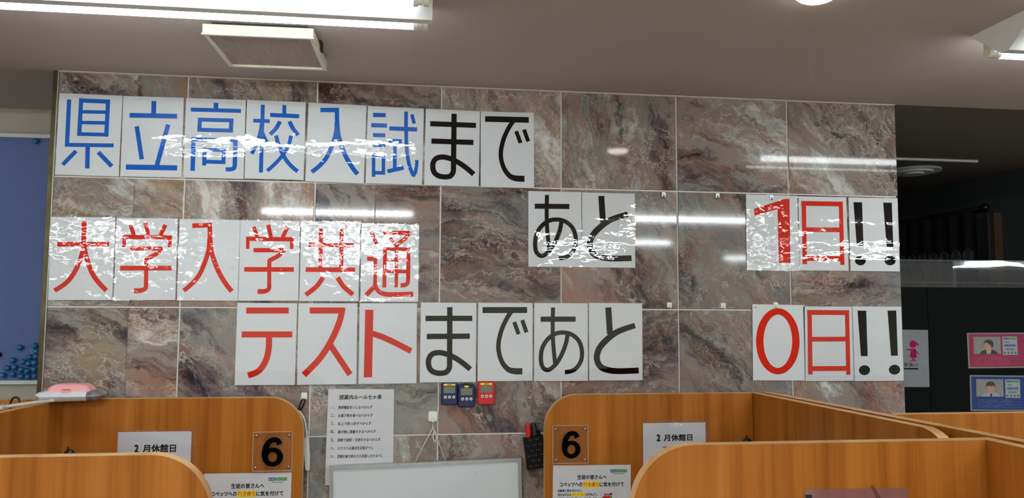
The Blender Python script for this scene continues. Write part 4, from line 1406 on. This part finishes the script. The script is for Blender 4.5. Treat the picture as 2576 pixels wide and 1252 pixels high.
# ------------------------------------------------------------------ dark partition with clear header, right of the marble wall
YD = 0.75
t = thing('dark_partition', 'blackish green partition right of the marble wall', 'partition', (2.55, YD, 0))
for x0, x1 in ((0.0, 0.80), (0.803, 1.70), (1.703, 2.6), (2.603, 3.5), (3.503, 4.4), (4.403, 6.04)):
    MB().box(x0, x1, 0, 0.04, 0.0, 1.674).build('partition_board', 'dark_panel', t)
def header_strip(label, x, ln, yaw, pitch):
    t = thing('clear_header_strip', label, 'plastic strip', (x, YD, 1.660), (0, 0, -yaw), group='clear strips on top of the dark partition')
    bd = MB()
    nx, nz = 70, 10
    for j in range(nz + 1):
        for i in range(nx + 1):
            xx, z = ln * i / nx, 0.008 + 0.138 * j / nz
            bd.v.append((xx, -0.006 + pitch * (z - 0.008) + 0.0006 * noise.noise(Vector((xx * 1.5, z * 9, 4.4))), z))
    for j in range(nz):
        for i in range(nx):
            a = j * (nx + 1) + i
            bd.f.append((a, a + 1, a + nx + 2, a + nx + 1))
            bd.mi.append(0)
    bd.build('strip', 'film_band', t, 'keep_smooth')
    MB().box(0, ln, -0.008 + pitch * 0.138, -0.003 + pitch * 0.138, 0.140, 0.146).build('strip_hem', 'film_band', t)
    MB().box(0, ln, -0.009, -0.003, 0.030, 0.034).build('strip_seam', 'film_band', t)


header_strip('dull clear plastic strip on the dark partition, next to the marble wall', 2.55, 0.96, 0.0, 0.0)
header_strip('shiny clear plastic strip on the dark partition, above the posters', 3.495, 1.0, math.radians(4.6), 0.035)

# restroom sign
t = thing('restroom_sign', 'grey sheet with pink girl pictogram partly hidden by the marble wall', 'sign', (3.140, YD, 1.177), (0, math.radians(0.6), 0))
MB().box(0, 0.205, -0.0022, -0.001, 0, 0.281).build('paper', 'sign_grey', t)
g = MB()
y = -0.0026
g.disc((0.122, y, 0.210), 0.0185, 0.0185, 24)
g.poly([(0.137, 0.221), (0.150, 0.212), (0.153, 0.199), (0.143, 0.207), (0.138, 0.214)][::-1], y)
g.poly([(0.110, 0.186), (0.134, 0.188), (0.141, 0.150), (0.145, 0.146), (0.102, 0.144), (0.106, 0.152)][::-1], y)
g.poly([(0.110, 0.187), (0.110, 0.179), (0.086, 0.181), (0.082, 0.185)], y)
g.poly([(0.131, 0.187), (0.139, 0.178), (0.153, 0.163), (0.150, 0.160), (0.134, 0.172)][::-1], y)
g.rect(0.115, 0.1205, 0.130, 0.146, y).rect(0.1255, 0.131, 0.130, 0.146, y)
g.rect(0.108, 0.1205, 0.1265, 0.131, y).rect(0.1255, 0.138, 0.1265, 0.131, y)
g.build('pictogram', 'poster_pink', t, 'keep')
text_poly('お手洗い', 0.045, 0.098, 0.100, 0.020, y, 0.01, parent=t)
MB().rect(0.040, 0.147, 0.086, 0.092, y).build('underline', 'ink_black', t)


# staff posters
def poster(label, x0, z0, mat, suit):
    t = thing('profile_poster', label, 'poster', (x0, YD, z0), (0, math.radians(-0.3 if suit else 0.9), 0), group='staff profile posters')
    t.scale = (1.28, 1, 1)
    W, H = 0.26, 0.175
    MB().box(0, W, -0.002, -0.001, 0, H).build('border_sheet', 'photo_grey', t)
    MB().rect(0.006, W - 0.006, 0.006, H - 0.006, -0.0024).build('colour_field', mat, t)
    ph = MB().rect(0.026, 0.142, 0.070, 0.156, -0.0027).build('portrait_backdrop', 'photo_grey', t)
    MB().poly([(0.050, 0.070), (0.128, 0.070), (0.122, 0.082), (0.104, 0.092), (0.076, 0.092), (0.056, 0.082)], -0.0029).build('printed_jacket', 'hair' if suit else 'card', ph)
    MB().poly([(0.080, 0.070), (0.096, 0.070), (0.102, 0.092), (0.078, 0.092)], -0.0030).build('printed_shirt', 'card', ph)
    if not suit:
        MB().poly([(0.085, 0.070), (0.091, 0.070), (0.0925, 0.084), (0.0845, 0.084)], -0.0031).build('printed_tie', 'ink_black', ph)
    MB().disc((0.088, -0.0031, 0.110), 0.017, 0.024, 22).build('printed_face', 'skin', ph)
    hr = MB()
    if suit:
        hr.poly([(0.070, 0.112), (0.074, 0.128), (0.086, 0.124), (0.098, 0.114), (0.103, 0.100), (0.110, 0.108), (0.111, 0.126), (0.103, 0.138), (0.088, 0.142), (0.075, 0.137), (0.069, 0.126)], -0.0033)
    else:
        hr.poly([(0.069, 0.116), (0.074, 0.124), (0.088, 0.121), (0.102, 0.124), (0.107, 0.115), (0.108, 0.130), (0.100, 0.142), (0.088, 0.146), (0.075, 0.142), (0.067, 0.130)], -0.0033)
    hr.build('printed_hair', 'hair', ph, 'keep')
    cd_ = MB().rect(0.150, 0.214, 0.064, 0.156, -0.0027).build('name_card', 'card', t)
    MB().rect(0.155, 0.172, 0.142, 0.150, -0.0030).build('card_stripe', 'ink_navy', cd_)
    MB().rect(0.172, 0.208, 0.142, 0.150, -0.0030).build('card_stripe', 'ink_green', cd_)
    tx = MB()
    for q in range(5):
        tx.rect(0.158 + q * 0.0098, 0.166 + q * 0.0098, 0.106, 0.117, -0.0030)
    for q in range(4):
        tx.rect(0.160 + q * 0.005, 0.164 + q * 0.005, 0.126, 0.131, -0.0030)
    for q in range(6):
        tx.rect(0.162 + q * 0.006, 0.167 + q * 0.006, 0.090, 0.096, -0.0030)
    for q in range(4):
        tx.rect(0.154 + q * 0.0155, 0.162 + q * 0.0155, 0.070, 0.079, -0.0030)
    tx.build('blurred_writing', 'ink_navy', cd_)
    ln = MB()
    for q in range(4):
        ln.rect(0.030, 0.222, 0.018 + q * 0.0125, 0.0187 + q * 0.0125, -0.0027)
    ln.build('ruled_line', 'photo_grey', t)
    wr_ = MB()
    for q in range(3):
        x = 0.036
        while x < 0.17:
            a = random.uniform(0.004, 0.010)
            if random.random() > 0.35:
                wr_.rect(x, x + a, 0.021 + q * 0.0125, 0.026 + q * 0.0125, -0.0027)
            x += a + 0.003
    wr_.build('blurred_writing', 'ink_navy' if not suit else 'ink_magenta', t)
    film_mesh(W, H, 0.0006, 16, x0 * 7 + z0, -0.0045).build('laminate_film', 'film_wavy', t, 'keep_smooth')


poster('magenta staff poster with portrait in dark jacket on the dark partition', 3.559, 1.266, 'poster_pink', True)
poster('blue staff poster with portrait in white shirt below the magenta poster', 3.561, 1.057, 'poster_blue', False)

# ------------------------------------------------------------------ things in the unlit room behind
t = thing('air_diffuser', 'round ceiling air diffuser in the unlit room', 'vent', (3.80, 1.46, CEIL2))
for r0, r1, z0, z1 in ((0.155, 0.150, -0.012, 0.0), (0.110, 0.105, -0.022, -0.012), (0.060, 0.055, -0.030, -0.020)):
    mb = MB()
    mb.cyl((0, 0, z0), (0, 0, z1), r0, r1, n=32)
    mb.build('diffuser_ring', 'steel_white', t)
t = thing('ceiling_strip', 'pale narrow ceiling strip in the unlit room', 'ceiling rail', (2.60, 1.135, CEIL2))
MB().box(0, 1.36, -0.011, 0.011, -0.012, 0).build('rail', 'steel_white', t)
MB().box(1.345, 1.36, -0.013, 0.013, -0.014, 0).build('rail_end', 'steel_white', t)
t = thing('ceiling_hatch', 'square ceiling hatch outline in the unlit room', 'hatch', (3.95, 2.65, CEIL2))
for a in ((-0.32, 0.32, -0.32, -0.305), (-0.32, 0.32, 0.305, 0.32), (-0.32, -0.305, -0.305, 0.305), (0.305, 0.32, -0.305, 0.305)):
    MB().box(*a, -0.006, 0).build('hatch_edge', 'dark_gap', t)
MB().box(-0.305, 0.305, -0.305, 0.305, -0.003, 0).build('hatch_door', 'ceiling', t)
t = thing('lace_curtain', 'dark curtain with lace hem hanging from a black rod in the unlit room', 'curtain', (4.385, 1.60, 1.50))
rd = MB()
rd.cyl((-0.03, 0.0, 0.70), (-0.03, 2.6, 0.70), 0.014, n=14)
rd.build('rod', 'black_plastic', t, True)
fn = MB()
fn.dome((-0.03, -0.02, 0.70), 0.026, 0.030, 0.026, 14, 8)
fn.build('finial', 'black_plastic', t, True)
cu = MB()
n = 130
for zi, z in enumerate((0.70, 0.50, 0.30, 0.0)):
    for i in range(n + 1):
        yy = 0.05 + 2.5 * i / n
        cu.v.append((-0.035 + 0.018 * math.sin(i * 0.9) * (0.4 + 0.2 * zi), yy, z))
for k in range(3):
    for i in range(n):
        a = k * (n + 1) + i
        cu.f.append((a, a + 1, a + n + 2, a + n + 1))
        cu.mi.append(0)
cu.build('cloth', 'curtain', t, True)
lc = MB()
for i in range(22):
    yy = 0.10 + i * 0.112
    for r_ in (0.045, 0.030, 0.014):
        lc.tube([(-0.062, yy + r_ * math.cos(a * math.pi / 8), 0.40 + r_ * math.sin(a * math.pi / 8)) for a in range(17)], 0.004, 5)
lc.build('lace_hem', 'lace', t)
t = thing('window_post', 'brown wooden post beside the dark curtain in the unlit room', 'post', (4.37, 1.585, 0))
MB().box(-0.01, 0.045, -0.075, -0.035, 0, 2.16).build('post', 'brown_wood', t)
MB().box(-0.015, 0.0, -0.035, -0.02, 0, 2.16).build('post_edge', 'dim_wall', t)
